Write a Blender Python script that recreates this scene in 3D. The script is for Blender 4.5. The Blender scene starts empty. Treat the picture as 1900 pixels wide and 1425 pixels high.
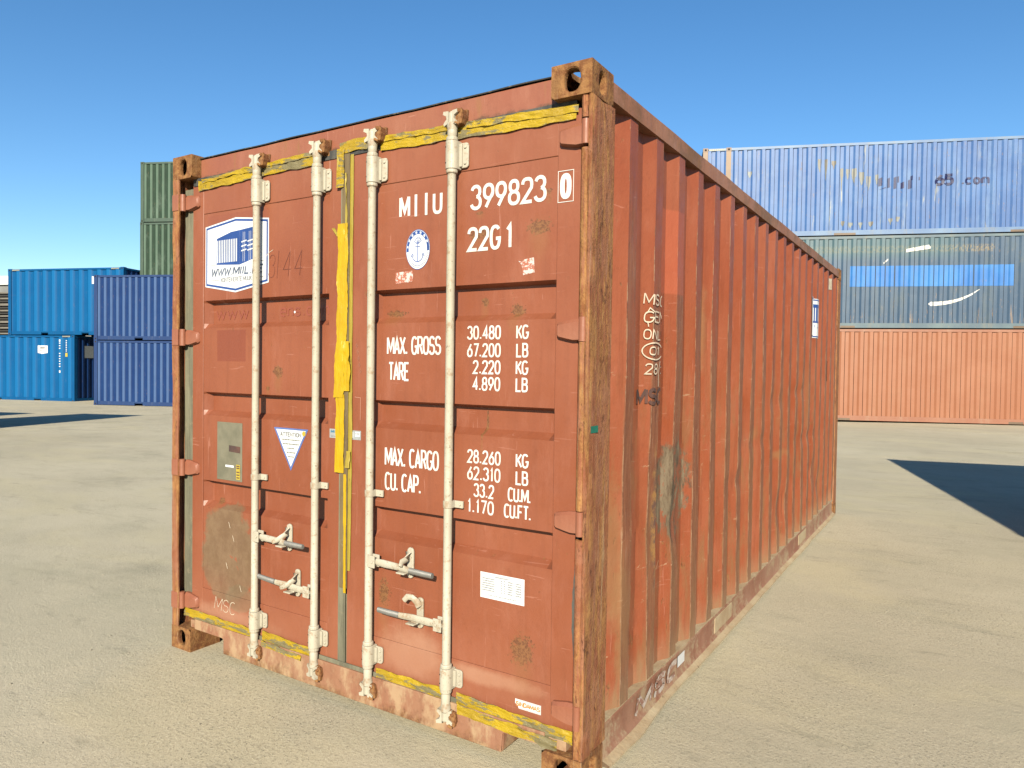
import bpy, math, random
from math import radians, sin, cos, pi
from mathutils import Vector, Matrix, noise as mnoise

scene = bpy.context.scene
random.seed(7)
R = random.Random(11)

# ------------------------------------------------------------------ camera
cam_d = bpy.data.cameras.new('camera')
cam = bpy.data.objects.new('camera', cam_d)
scene.collection.objects.link(cam)
cam.location = (3.544495, -2.259414, 1.514901)
cam.rotation_euler = (1.5475456, -0.0136189, 0.5606523)
cam_d.sensor_width = 36.0
cam_d.lens = 1328.4876 * 36 / 1900
cam_d.clip_start = 0.05
cam_d.clip_end = 2000
scene.camera = cam

# ------------------------------------------------------------------ light
SUN_EL, SUN_AZ = 25.0, 26.5        # azimuth measured from -Y towards +X
sdir = Vector((cos(radians(SUN_EL)) * sin(radians(SUN_AZ)), -cos(radians(SUN_EL)) * cos(radians(SUN_AZ)), sin(radians(SUN_EL))))
world = bpy.data.worlds.new('World')
scene.world = world
world.use_nodes = True
wn = world.node_tree
for n in list(wn.nodes): wn.nodes.remove(n)
sky = wn.nodes.new('ShaderNodeTexSky')
sky.sky_type = 'NISHITA'
sky.sun_disc = False
sky.sun_elevation = radians(SUN_EL)
sky.sun_rotation = radians(180 - SUN_AZ)
sky.air_density = 0.9
sky.dust_density = 0.05
sky.ozone_density = 2.2
sky.altitude = 0
bgn = wn.nodes.new('ShaderNodeBackground')
bgn.inputs['Strength'].default_value = 0.070
won = wn.nodes.new('ShaderNodeOutputWorld')
hsv = wn.nodes.new('ShaderNodeHueSaturation')
hsv.inputs['Saturation'].default_value = 1.24
hsv.inputs['Hue'].default_value = 0.499
wn.links.new(sky.outputs[0], hsv.inputs['Color'])
wn.links.new(hsv.outputs[0], bgn.inputs[0])
wn.links.new(bgn.outputs[0], won.inputs[0])
sun_d = bpy.data.lights.new('sun', 'SUN')
sun_d.energy = 5.0
sun_d.angle = radians(0.5)
sun_d.color = (1.0, 0.92, 0.75)
sun = bpy.data.objects.new('sun', sun_d)
scene.collection.objects.link(sun)
sun.rotation_euler = sdir.to_track_quat('Z', 'Y').to_euler()
sun.location = (0, 0, 30)
scene.view_settings.view_transform = 'Standard'
scene.view_settings.look = 'None'
scene.view_settings.gamma = 1.0
scene.view_settings.exposure = 1.25
scene.view_settings.use_curve_mapping = False
try:
    scene.cycles.max_bounces = 6
except Exception:
    pass

# ------------------------------------------------------------------ shader helpers
class NB:
    def __init__(s, name):
        s.m = bpy.data.materials.new(name)
        s.m.use_nodes = True
        s.t = s.m.node_tree
        for n in list(s.t.nodes): s.t.nodes.remove(n)
        s.out = s.t.nodes.new('ShaderNodeOutputMaterial')
        s.bs = s.t.nodes.new('ShaderNodeBsdfPrincipled')
        s.t.links.new(s.bs.outputs[0], s.out.inputs[0])
        s.co = s.t.nodes.new('ShaderNodeTexCoord').outputs['Object']
        s._sep = None
    def lk(s, v, i):
        if isinstance(v, (int, float)): i.default_value = v
        elif isinstance(v, (tuple, list)): i.default_value = tuple(v) + ((1,) if len(v) == 3 and len(i.default_value) == 4 else ())
        else: s.t.links.new(v, i)
    def xyz(s):
        if s._sep is None:
            n = s.t.nodes.new('ShaderNodeSeparateXYZ'); s.lk(s.co, n.inputs[0]); s._sep = n.outputs
        return s._sep
    def ma(s, op, a, b=0.0, c=None, clamp=False):
        n = s.t.nodes.new('ShaderNodeMath'); n.operation = op; n.use_clamp = clamp
        s.lk(a, n.inputs[0]); s.lk(b, n.inputs[1])
        if c is not None: s.lk(c, n.inputs[2])
        return n.outputs[0]
    def scl(s, v3, off=(0, 0, 0)):
        n = s.t.nodes.new('ShaderNodeMapping'); s.lk(s.co, n.inputs[0])
        n.inputs['Scale'].default_value = v3; n.inputs['Location'].default_value = off
        return n.outputs[0]
    def noise(s, scale=5, detail=4, rough=.55, vec=None, dist=0.0):
        n = s.t.nodes.new('ShaderNodeTexNoise')
        s.lk(vec if vec is not None else s.co, n.inputs['Vector'])
        n.inputs['Scale'].default_value = scale; n.inputs['Detail'].default_value = detail
        n.inputs['Roughness'].default_value = rough; n.inputs['Distortion'].default_value = dist
        return n.outputs[0]
    def voro(s, scale=20, vec=None):
        n = s.t.nodes.new('ShaderNodeTexVoronoi'); s.lk(vec if vec is not None else s.co, n.inputs['Vector'])
        n.inputs['Scale'].default_value = scale
        return n.outputs[0]
    def mr(s, v, a, b, c=0.0, d=1.0):
        n = s.t.nodes.new('ShaderNodeMapRange'); n.interpolation_type = 'SMOOTHSTEP' if (c, d) == (0.0, 1.0) else 'LINEAR'
        s.lk(v, n.inputs[0])
        for i, x in enumerate((a, b, c, d)): n.inputs[i + 1].default_value = x
        return n.outputs[0]
    def mix(s, f, a, b):
        n = s.t.nodes.new('ShaderNodeMix'); n.data_type = 'RGBA'
        s.lk(f, n.inputs[0]); s.lk(a, n.inputs[6]); s.lk(b, n.inputs[7])
        return n.outputs[2]
    def attr(s, name):
        n = s.t.nodes.new('ShaderNodeAttribute'); n.attribute_name = name
        return n.outputs['Fac']
    def bump(s, h, strength=.3, dist=.01, prev=None):
        n = s.t.nodes.new('ShaderNodeBump'); n.inputs['Strength'].default_value = strength; n.inputs['Distance'].default_value = dist
        s.lk(h, n.inputs['Height'])
        if prev is not None: s.lk(prev, n.inputs['Normal'])
        return n.outputs[0]
    def box(s, x0, x1, z0, z1, soft=.003, wob=0.0, ax=0):
        X = s.xyz(); x = X[ax]; z = X[2]
        if wob:
            w = s.ma('MULTIPLY', s.ma('SUBTRACT', s.noise(9, 4, .7), .5), wob)
            x = s.ma('ADD', x, w); z = s.ma('ADD', z, w)
        a = s.ma('MULTIPLY', s.mr(x, x0 - soft, x0 + soft), s.mr(x, x1 + soft, x1 - soft))
        b = s.ma('MULTIPLY', s.mr(z, z0 - soft, z0 + soft), s.mr(z, z1 + soft, z1 - soft))
        return s.ma('MULTIPLY', a, b)
    def ell(s, cx, cz, rx, rz, wob=.5, nscale=12, soft=.15, ax=0):
        X = s.xyz()
        dx = s.ma('DIVIDE', s.ma('SUBTRACT', X[ax], cx), rx); dz = s.ma('DIVIDE', s.ma('SUBTRACT', X[2], cz), rz)
        d = s.ma('SQRT', s.ma('ADD', s.ma('MULTIPLY', dx, dx), s.ma('MULTIPLY', dz, dz)))
        d = s.ma('ADD', d, s.ma('MULTIPLY', s.ma('SUBTRACT', s.noise(nscale, 5, .7), .5), wob * 2))
        return s.mr(d, 1 + soft, 1 - soft)
    def fin(s, col, rough=.6, normal=None, metal=0.0, spec=.35, k=.52):
        # the picture is exposed bright, so base colours are kept at the low, physical end
        n = s.t.nodes.new('ShaderNodeVectorMath'); n.operation = 'SCALE'; n.inputs['Scale'].default_value = k
        if isinstance(col, tuple): n.inputs[0].default_value = col[:3]
        else: s.t.links.new(col, n.inputs[0])
        col = n.outputs[0]
        s.lk(col, s.bs.inputs['Base Color']); s.lk(rough, s.bs.inputs['Roughness'])
        s.lk(metal, s.bs.inputs['Metallic']); s.lk(spec, s.bs.inputs['Specular IOR Level'])
        if normal is not None: s.lk(normal, s.bs.inputs['Normal'])
        return s.m

RUST_D = (.10, .038, .016); RUST_L = (.30, .155, .055); DUST = (.42, .33, .20)

def paint(name, c1, c2, rust=.3, streak=.4, grime=.25, rough=.48, extra=None, bumpamt=.25, wear_or_glint=None, faded=None, dustz=None, fine=60, scratch=.45):
    s = NB(name)
    big = s.noise(1.7, 3, .55)
    col = s.mix(s.mr(big, .35, .65), c1, c2)
    st = s.noise(3.0, 5, .62, s.scl((9, 9, .55)))
    dk = tuple(c * .62 for c in c1)
    col = s.mix(s.ma('MULTIPLY', s.mr(st, .48, .75), streak), col, dk)
    if faded:
        f = s.noise(2.4, 5, .65, s.scl((3, 3, .7), (4, 2, 1)))
        col = s.mix(s.ma('MULTIPLY', s.mr(f, .45, .72), .75), col, faded)
    gr = s.noise(28, 5, .7)
    col = s.mix(s.ma('MULTIPLY', s.mr(gr, .5, .8), grime), col, tuple(c * .5 for c in c1))
    # small chips and rust specks
    ch = s.noise(38, 3, .6, s.scl((1, 1, .6), (3, 1, 7)))
    area = s.mr(s.noise(2.2, 3, .6, s.scl((1, 1, 1), (9, 9, 9))), .5, .68)
    chips = s.ma('MULTIPLY', s.mr(ch, .66, .71), s.ma('ADD', s.ma('MULTIPLY', area, .9), .1))
    rs = s.noise(2.2, 5, .7, s.scl((16, 16, .9), (1, 5, 2)))
    rstk = s.ma('MULTIPLY', s.mr(rs, .60, .78), area)
    rc = s.mix(s.mr(s.noise(70, 3, .7), .35, .65), RUST_D, RUST_L)
    col = s.mix(s.ma('MULTIPLY', s.ma('MAXIMUM', chips, s.ma('MULTIPLY', rstk, .6)), min(1, rust * 2)), col, rc)
    if scratch:
        for k, (v, o) in enumerate((((30, 30, 1.4), (1, 2, 3)), ((2.0, 2.0, 34), (5, 1, 7)))):
            sn = s.noise(1.6, 3, .6, s.scl(v, o), 1.5)
            col = s.mix(s.ma('MULTIPLY', s.mr(sn, .690, .705), scratch), col, tuple(min(.7, q * 1.25 + .09) for q in c2))
        mt = s.noise(11, 6, .8, s.scl((1, 1, .6), (6, 6, 1)))
        col = s.mix(s.ma('MULTIPLY', s.mr(mt, .56, .72), scratch * .5), col, tuple(q * .55 for q in c1))
        mt = s.noise(4, 6, .75, s.scl((1.5, 1.5, .4), (2, 7, 1)))
        col = s.mix(s.ma('MULTIPLY', s.mr(mt, .50, .72), scratch * .8), col, tuple(min(.6, q * 1.12 + .045) for q in c2))
    if wear_or_glint:
        col = wear_or_glint(s, col, rc)
    if extra:
        col = extra(s, col, rc)
    if dustz:
        z0, z1, amt = dustz
        d = s.ma('MULTIPLY', s.mr(s.ma('ADD', s.xyz()[2], s.ma('MULTIPLY', s.noise(5, 5, .7, s.scl((3, 3, .5))), .25)), z1 + .12, z0 + .12), amt)
        col = s.mix(d, col, DUST)
    h = s.ma('ADD', s.ma('MULTIPLY', s.noise(fine, 3, .6), .3), s.noise(6, 3, .5))
    h = s.ma('SUBTRACT', h, s.ma('MULTIPLY', chips, .4))
    nrm = s.bump(h, bumpamt, .01)
    rg = s.mr(s.noise(9, 3, .6), .3, .7, rough - .08, rough + .14)
    return s.fin(col, rg, nrm)

RED1 = (.285, .082, .037); RED2 = (.325, .100, .048); REDF = (.365, .140, .078)

def c_red(s): return (.33, .11, .055)
def door_extra(spots, boxes=()):
    def f(s, col, rc):
        for (cx, cz, rx, rz, kind) in spots:
            if kind == 'primer':
                m = s.ell(cx, cz, rx, rz, .48, 4.2, .06)
                pc = s.mix(s.mr(s.noise(14, 5, .7), .3, .7), (.165, .118, .066), (.235, .172, .10))
                pc = s.mix(s.ma('MULTIPLY', s.mr(s.noise(5, 6, .8, s.scl((3, 3, .6))), .55, .68), .6), pc, (.15, .10, .06))
                pc = s.mix(s.mr(s.noise(9, 3, .7, s.scl((1, 1, 1), (6, 6, 6))), .66, .68), pc, c_red(s))
                col = s.mix(s.ma('MULTIPLY', m, .80), col, pc)
            elif kind == 'dust':
                m = s.ma('MULTIPLY', s.ell(cx, cz, rx, rz, .7, 7, .5), .5)
                col = s.mix(m, col, (.60, .36, .24))
            else:
                m = s.ell(cx, cz, rx, rz, 1.7, 75, .08)
                col = s.mix(s.ma('MULTIPLY', m, .65), col, s.mix(s.mr(s.noise(90, 4, .8), .42, .58), (.055, .030, .016), (.25, .13, .05)))
                m2 = s.ma('MULTIPLY', s.ell(cx, cz - rz * 1.6, rx * .8, rz * 2.2, .8, 20, .8), .25)
                col = s.mix(m2, col, RUST_L)
        for (x0, x1, z0, z1, c, amt) in boxes:
            col = s.mix(s.ma('MULTIPLY', s.box(x0, x1, z0, z1, .003, .004), amt), col, c)
        # pinker, chalkier paint towards the top of the doors and dusty below
        t = s.ma('MULTIPLY', s.ma('MAXIMUM', s.ma('MULTIPLY', s.mr(s.xyz()[2], 1.9, 2.5), .5), s.ma('MULTIPLY', s.mr(s.xyz()[2], .55, .15), .55)), s.mr(s.noise(3, 4, .6), .2, .6))
        col = s.mix(t, col, REDF)
        return col
    return f

M = {}
M['door_l'] = paint('door_paint_left', RED1, RED2, .22, .22, .16, .45,
    door_extra([(.40, .55, .215, .235, 'primer'), (.50, .33, .10, .07, 'primer'), (.774, 1.478, .028, .026, 'r'),
                (.70, 1.40, .012, .01, 'r'), (.30, .80, .02, .015, 'r'), (.62, .24, .02, .012, 'r'), (.45, .22, .3, .05, 'dust')],
               [(.309, .534, 1.526, 1.684, (.235, .055, .030), .6), (.23, .70, 2.20, 2.27, (.25, .06, .035), .4)]), .2)
M['door_r'] = paint('door_paint_right', RED1, RED2, .22, .22, .16, .45,
    door_extra([(2.207, 2.038, .045, .028, 'r'), (1.945, 2.035, .05, .018, 'r'), (1.939, 1.772, .018, .016, 'r'), (2.097, 1.735, .028, .022, 'r'),
                (1.483, 1.738, .05, .012, 'r'), (2.156, .440, .045, .055, 'r'), (1.46, .54, .03, .05, 'r'), (1.96, 1.285, .006, .06, 'r'),
                (2.245, 2.165, .014, .010, 'r'), (1.94, 2.115, .02, .006, 'r'), (1.62, .30, .16, .10, 'dust'), (2.0, .30, .2, .03, 'dust')]), .2)
def sill_extra(s, col, rc):
    m = s.mr(s.ma('ADD', s.xyz()[2], s.ma('MULTIPLY', s.noise(9, 6, .8), .16)), .165, .105)
    col = s.mix(s.ma('MULTIPLY', m, .8), col, rc)
    m = s.mr(s.noise(22, 6, .8), .56, .64)
    col = s.mix(s.ma('MULTIPLY', m, .55), col, (.13, .06, .03))
    m = s.mr(s.noise(5, 5, .7, s.scl((2, 2, 1), (3, 3, 3))), .42, .62)
    return s.mix(s.ma('MULTIPLY', m, .75), col, (.52, .36, .21))
M['sill'] = paint('sill_paint', (.33, .135, .075), (.37, .19, .11), .5, .3, .3, .6, sill_extra, .4)
M['header'] = paint('header_paint', (.335, .115, .068), REDF, .4, .2, .2, .5,
    lambda s, col, rc: s.mix(s.ma('MULTIPLY', s.mr(s.ma('ADD', s.xyz()[2], s.ma('MULTIPLY', s.noise(12, 6, .85), .09)), 2.535, 2.512), .8), s.mix(s.ma('MULTIPLY', s.mr(s.noise(3, 4, .6, s.scl((5, 5, .7), (2, 2, 9))), .58, .75), .8), col, RUST_L), (.075, .055, .035)), .2)
M['hinge'] = paint('hinge_paint', (.335, .115, .065), REDF, .35, .2, .2, .45, None, .3)
M['rail_top'] = paint('top_rail_paint', (.36, .15, .08), (.42, .20, .12), .8, .5, .4, .6,
    lambda s, col, rc: s.mix(s.ma('MULTIPLY', s.mr(s.noise(3, 6, .75), .42, .62), .8), col, s.mix(s.noise(30, 4, .7), RUST_D, RUST_L)), .5)
M['rail_bottom'] = paint('bottom_rail_paint', (.30, .125, .075), (.37, .20, .13), .6, .3, .4, .65,
    lambda s, col, rc: s.mix(s.ma('MULTIPLY', s.mr(s.noise(5, 6, .8), .46, .60), .75), col, (.46, .35, .22)), .5)
def ledge():
    s = NB('dusty_rail_lip')
    c = s.mix(s.mr(s.noise(6, 6, .7), .3, .7), (.56, .45, .29), (.44, .31, .18))
    c = s.mix(s.ma('MULTIPLY', s.mr(s.noise(22, 4, .7), .6, .75), .7), c, RUST_D)
    return s.fin(c, .85, s.bump(s.noise(30, 5, .7), .5, .01))
M['lip'] = ledge()

def rusty(name, amt=.75, iso=False, red=0):
    s = NB(name)
    v = s.noise(26, 6, .75) if iso else s.ma('ADD', s.ma('MULTIPLY', s.noise(2.2, 6, .78, s.scl((8, 8, 1.8))), .4), s.ma('MULTIPLY', s.noise(24, 6, .8, s.scl((1, 1, .6))), .6))
    f = s.noise(60, 5, .75)
    b = s.noise(6, 5, .65)
    c = s.mix(s.mr(v, .40, .60), (.25, .092, .032), (.50, .245, .085))
    c = s.mix(s.ma('MULTIPLY', s.mr(b, .5, .66), .6), c, (.40, .215, .085))
    vv = s.noise(4, 5, .7, s.scl((7, 7, .8), (7, 3, 1)))
    pm = s.ma('MULTIPLY', s.mr(vv, .52, .6), 1 - amt)
    if iso: c = s.mix(.35, c, (.12, .055, .025))
    c = s.mix(pm, c, (.44, .17, .09))
    if red:
        c = s.mix(s.ma('MULTIPLY', s.mr(s.noise(5, 6, .8, s.scl((6, 6, .55), (3, 3, 5))), .45, .54), red), c, s.mix(s.mr(s.noise(8, 4, .6), .4, .6), (.30, .095, .048), (.36, .15, .09)))
        c = s.mix(s.ma('MULTIPLY', s.mr(s.noise(9, 5, .8, s.scl((3, 3, 1), (8, 3, 5))), .58, .64), .8), c, (.12, .045, .022))
    wm = s.noise(4, 5, .75, s.scl((22, 22, .5), (2, 8, 4)))
    c = s.mix(s.ma('MULTIPLY', s.mr(wm, .56, .68), .6), c, (.50, .36, .22))
    c = s.mix(s.ma('MULTIPLY', s.mr(f, .57, .70), .5), c, (.12, .05, .02))
    h = s.ma('ADD', s.ma('MULTIPLY', f, .5), s.ma('MULTIPLY', v, .8))
    return s.fin(c, .82, s.bump(h, .75, .012), spec=.2)
M['rust'] = rusty('rusted_steel', .35, red=.75)
M['rust2'] = rusty('rusted_casting', .95, True)

def side_mat():
    def wear_or_glint(s, col, rc):
        w = s.attr('wear_or_glint')
        z = s.xyz()[2]
        low = s.ma('ADD', s.mr(z, 2.5, .9, -.10, .42), 0.0)
        n1 = s.noise(3, 6, .75, s.scl((2.5, 2.5, .55)))
        k = s.ma('ADD', s.ma('ADD', s.ma('MULTIPLY', n1, 1.05), low), s.ma('MULTIPLY', w, .20))
        m = s.ma('MULTIPLY', s.mr(k, .74, .94), s.mr(w, .25, .7))
        wc = s.mix(s.mr(s.noise(4, 6, .8, s.scl((16, 16, 1.2))), .35, .65), (.19, .070, .036), (.36, .155, .078))
        wc = s.mix(s.mr(s.noise(5, 5, .75, s.scl((40, 40, 1))), .60, .68), wc, (.58, .47, .34))
        col = s.mix(s.ma('MULTIPLY', m, .72), col, wc)
        ed = s.attr('edge')
        en = s.noise(3, 5, .8, s.scl((3, 3, 1.3), (2, 2, 2)))
        em = s.ma('MULTIPLY', s.mr(ed, .55, .95), s.mr(s.ma('ADD', en, s.mr(z, 2.6, .8, 0.0, .16)), .54, .62))
        col = s.mix(s.ma('MULTIPLY', em, .85), col, s.mix(s.mr(s.noise(12, 4, .7), .4, .6), (.46, .30, .18), (.14, .07, .04)))
        hs = s.noise(1.6, 4, .7, s.scl((1.5, 6, 22), (3, 3, 3)), 1.0)
        hm = s.ma('MULTIPLY', s.mr(hs, .67, .69), s.mr(z, 2.0, 1.3))
        col = s.mix(s.ma('MULTIPLY', hm, .6), col, (.52, .33, .2))
        # long pale scratches
        sc = s.noise(2.5, 4, .7, s.scl((60, 60, .8), (1, 1, 1)))
        col = s.mix(s.ma('MULTIPLY', s.mr(sc, .68, .70), s.ma('MULTIPLY', w, .8)), col, (.55, .38, .26))
        # brown smears low down
        sm = s.noise(2.2, 6, .75, s.scl((4, 4, .8), (5, 2, 3)))
        sm = s.ma('MULTIPLY', s.mr(sm, .47, .66), s.mr(z, 2.1, .8))
        col = s.mix(s.ma('MULTIPLY', sm, .7), col, (.27, .14, .062))
        sm2 = s.noise(14, 5, .75, s.scl((1, 1, .5), (5, 8, 3)))
        col = s.mix(s.ma('MULTIPLY', s.ma('MULTIPLY', s.mr(sm2, .62, .68), s.mr(z, 1.6, .7)), .7), col, rc)
        return col
    def extra(s, col, rc):
        # grey primer patch, fresher paint patch, dents smeared with rust, dust near the bottom
        m = s.ell(.985, .965, .20, .245, .75, 7, .10, ax=1)
        pc = s.mix(s.mr(s.noise(14, 6, .8, s.scl((1, 1, .35))), .38, .62), (.10, .066, .04), (.25, .195, .125))
        pc = s.mix(s.mr(s.noise(9, 6, .8, s.scl((1, 1, .5), (4, 4, 4))), .53, .58), pc, (.30, .10, .05))
        col = s.mix(s.ma('MULTIPLY', m, .95), col, pc)
        m = s.ell(.74, .86, .05, .28, .9, 12, .3, ax=1)
        col = s.mix(s.ma('MULTIPLY', m, .8), col, s.mix(s.mr(s.noise(20, 5, .8), .4, .6), (.13, .08, .07), (.42, .22, .07)))
        col = s.mix(s.ma('MULTIPLY', s.box(.82, 1.02, 1.86, 2.24, .006, .006, 1), .55), col, (.50, .12, .055))
        for (cy, cz, ry, rz) in ((1.42, 1.72, .05, .22), (2.5, 1.1, .10, .05), (3.3, .9, .2, .03), (.30, .8, .07, .25), (.38, .55, .06, .2), (1.9, 1.55, .02, .06)):
            m = s.ell(cy, cz, ry, rz, .9, 10, .5, ax=1)
            col = s.mix(s.ma('MULTIPLY', m, .6), col, (.33, .17, .075))
        return col
    return paint('side_wall_paint', (.325, .080, .031), (.355, .100, .044), .35, .45, .3, .5, extra, .35, wear_or_glint, None, (.16, .34, .30))
M['side'] = side_mat()

def cream():
    s = NB('cream_paint')
    c = s.mix(s.mr(s.noise(5, 4, .6, s.scl((1, 1, .5))), .35, .7), (.58, .53, .42), (.47, .42, .32))
    c = s.mix(s.mr(s.noise(3, 4, .6, s.scl((1, 1, .4), (3, 1, 2))), .55, .7), c, (.72, .70, .62))
    c = s.mix(s.ma('MULTIPLY', s.mr(s.noise(45, 4, .7), .60, .70), .8), c, (.20, .13, .08))
    c = s.mix(s.ma('MULTIPLY', s.mr(s.noise(8, 6, .8), .53, .62), .7), c, (.36, .23, .13))
    c = s.mix(s.ma('MULTIPLY', s.mr(s.noise(90, 4, .8, s.scl((1, 1, .5))), .60, .66), .55), c, (.30, .22, .15))
    return s.fin(c, .5, s.bump(s.noise(40, 4, .6), .3, .004))
M['cream'] = cream()
def galv():
    s = NB('galvanised_grip')
    c = s.mix(s.noise(30, 5, .7), (.42, .41, .38), (.22, .21, .19))
    w = s.t.nodes.new('ShaderNodeTexWave'); s.lk(s.co, w.inputs[0]); w.inputs['Scale'].default_value = 55; w.bands_direction = 'X'
    return s.fin(c, .45, s.bump(w.outputs['Fac'], .5, .003), metal=.35)
M['galv'] = galv()
def rubber(name, c1, c2):
    s = NB(name)
    c = s.mix(s.mr(s.noise(4, 5, .7, s.scl((4, 4, .6))), .35, .65), c1, c2)
    c = s.mix(s.ma('MULTIPLY', s.mr(s.noise(25, 5, .7), .55, .7), .5), c, (.30, .25, .16))
    return s.fin(c, .75, s.bump(s.noise(20, 4, .6), .3, .006))
M['gasket'] = rubber('dusty_rubber_seal', (.15, .14, .095), (.24, .225, .15))
M['gasket_brown'] = rubber('tape_residue_on_seal', (.13, .085, .04), (.20, .145, .07))
M['gasket_dark'] = rubber('dark_rubber_seal', (.045, .045, .045), (.11, .105, .09))
M['black'] = rubber('dark_roof_edge', (.02, .018, .016), (.05, .04, .03))
def tape(name, c1, c2, dirt):
    s = NB(name)
    c = s.mix(s.mr(s.noise(6, 5, .65), .35, .65), c1, c2)
    c = s.mix(s.mr(s.noise(5, 6, .72, s.scl((1, 1, 4), (4, 4, 4))), dirt, dirt + .035), c, (.24, .20, .10))
    c = s.mix(s.ma('MULTIPLY', s.mr(s.noise(7, 6, .8, s.scl((1, 1, 5), (8, 1, 4))), .62, .66), .9), c, (.05, .035, .02))
    return s.fin(c, .38, s.bump(s.noise(22, 5, .65, s.scl((1, 1, 3))), .8, .012))
M['tape'] = tape('yellow_tape_horizontal', (.54, .365, .014), (.44, .29, .02), .505)
def tapev(name, c1, c2):
    s = NB(name)
    c = s.mix(s.mr(s.noise(4, 5, .65), .35, .65), c1, c2)
    c = s.mix(s.ma('MULTIPLY', s.mr(s.noise(9, 6, .8, s.scl((4, 4, .5), (8, 1, 4))), .66, .70), .9), c, (.12, .09, .03))
    return s.fin(c, .38, s.bump(s.noise(14, 5, .65, s.scl((4, 4, .8))), .5, .01))
M['tape_bright'] = tapev('yellow_tape_fresh', (.62, .395, .008), (.55, .345, .010))
M['tape_dull'] = tapev('yellow_tape_faded', (.45, .335, .05), (.38, .29, .05))

def flat(name, c, rough=.5, n=.0, c2=None, sc=12):
    s = NB(name)
    col = s.mix(s.mr(s.noise(sc, 4, .6), .35, .7), c, c2 or tuple(x * .82 for x in c))
    return s.fin(col, rough, s.bump(s.noise(40, 3, .6), .15, .003))
M['white'] = flat('white_lettering', (.82, .81, .77), .5, c2=(.74, .70, .63))
M['chalk'] = flat('chalk_writing', (.80, .66, .50), .8)
M['chalk_dim'] = flat('chalk_writing_dim', (.52, .24, .16), .8)
M['dark_ink'] = flat('scratched_number', (.20, .055, .035), .7)
M['ghost'] = flat('ghost_lettering', (.33, .090, .055), .5)
M['black_ink'] = flat('black_stencil', (.07, .045, .04), .7, c2=(.16, .07, .05))
M['sticker_white'] = flat('sticker_white', (.82, .84, .86), .35, c2=(.78, .80, .82))
M['blue_ink'] = flat('sticker_blue', (.035, .09, .33), .4)
M['grey_ink'] = flat('sticker_grey_text', (.13, .16, .24), .5)
M['grey_text'] = flat('small_print', (.30, .30, .30), .5)
M['plate_grey'] = flat('bare_metal_plate', (.235, .215, .15), .6, c2=(.17, .16, .11), sc=9)
M['tri_blue'] = flat('triangle_border', (.13, .20, .50), .4)
M['yellow_dot'] = flat('yellow_sticker', (.62, .47, .06), .5)
M['orange_ink'] = flat('orange_print', (.75, .30, .08), .5)
M['badge'] = flat('grey_badge', (.42, .44, .44), .35)
M['badge_blue'] = flat('badge_blue', (.03, .20, .34), .4)
M['green_mark'] = flat('green_paint_mark', (.02, .22, .15), .5)
M['spray'] = (lambda s: s.fin(s.mix(s.mr(s.noise(14, 6, .8), .44, .58), (.62, .54, .48), (.32, .15, .10)), .8))(NB('sprayed_white'))
M['torn'] = (lambda s: s.fin(s.mix(s.mr(s.noise(60, 4, .7), .45, .52), (.72, .62, .58), (.46, .16, .10)), .7))(NB('torn_paper'))
M['slit'] = flat('dark_slit', (.03, .02, .018), .8)
M['dark'] = flat('dark_interior', (.03, .02, .016), .9)

def ground():
    s = NB('dusty_concrete_yard')
    b = s.noise(.22, 6, .62)
    c = s.mix(s.mr(b, .35, .65), (.372, .328, .238), (.438, .388, .284))
    m = s.noise(1.1, 7, .72)
    c = s.mix(s.ma('MULTIPLY', s.mr(m, .45, .7), .5), c, (.33, .305, .22))
    st = s.noise(1.6, 6, .7, s.scl((.5, 1.5, 1), (5, 1, 0)), .1)
    c = s.mix(s.ma('MULTIPLY', s.mr(st, .52, .70), .45), c, (.29, .27, .195))
    sd = s.noise(.9, 5, .6, s.scl((.6, 1.2, 1), (9, 4, 0)), .5)
    c = s.mix(s.ma('MULTIPLY', s.mr(sd, .48, .66), .5), c, (.44, .385, .255))
    tr = s.noise(.9, 6, .72, s.scl((.5, 1.0, 1), (1, 8, 0)), .3)
    c = s.mix(s.ma('MULTIPLY', s.mr(tr, .54, .74), .5), c, (.20, .19, .135))
    gm = s.mr(s.noise(.55, 5, .65, s.scl((1, 1, 1), (3, 3, 0))), .38, .62)
    f = s.noise(75, 4, .85)
    f2 = s.noise(28, 6, .9)
    f3 = s.voro(85)
    c = s.mix(s.ma('MULTIPLY', s.mr(f, .55, .62), s.ma('ADD', s.ma('MULTIPLY', gm, .6), .10)), c, (.085, .08, .06))
    c = s.mix(s.ma('MULTIPLY', s.mr(f2, .57, .63), s.ma('ADD', s.ma('MULTIPLY', gm, .5), .08)), c, (.12, .115, .085))
    c = s.mix(s.ma('MULTIPLY', s.mr(f, .43, .36), s.ma('ADD', s.ma('MULTIPLY', gm, .35), .12)), c, (.62, .58, .46))
    c = s.mix(s.ma('MULTIPLY', s.mr(f3, .16, .08), s.ma('MULTIPLY', gm, .35)), c, (.52, .50, .42))
    wear_ = s.noise(3.0, 7, .8, s.scl((.6, 1.6, 1), (2, 2, 0)))
    c = s.mix(s.ma('MULTIPLY', s.mr(wear_, .55, .68), .5), c, (.22, .205, .15))
    h = s.ma('ADD', s.ma('ADD', s.ma('MULTIPLY', f, .5), s.ma('MULTIPLY', f2, .6)), s.ma('MULTIPLY', m, 1.2))
    return s.fin(c, .92, s.bump(h, .55, .02), spec=.15, k=.92)
M['ground'] = ground()
M['stone'] = flat('pale_gravel', (.42, .38, .28), .9, c2=(.24, .21, .15), sc=60)

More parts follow.
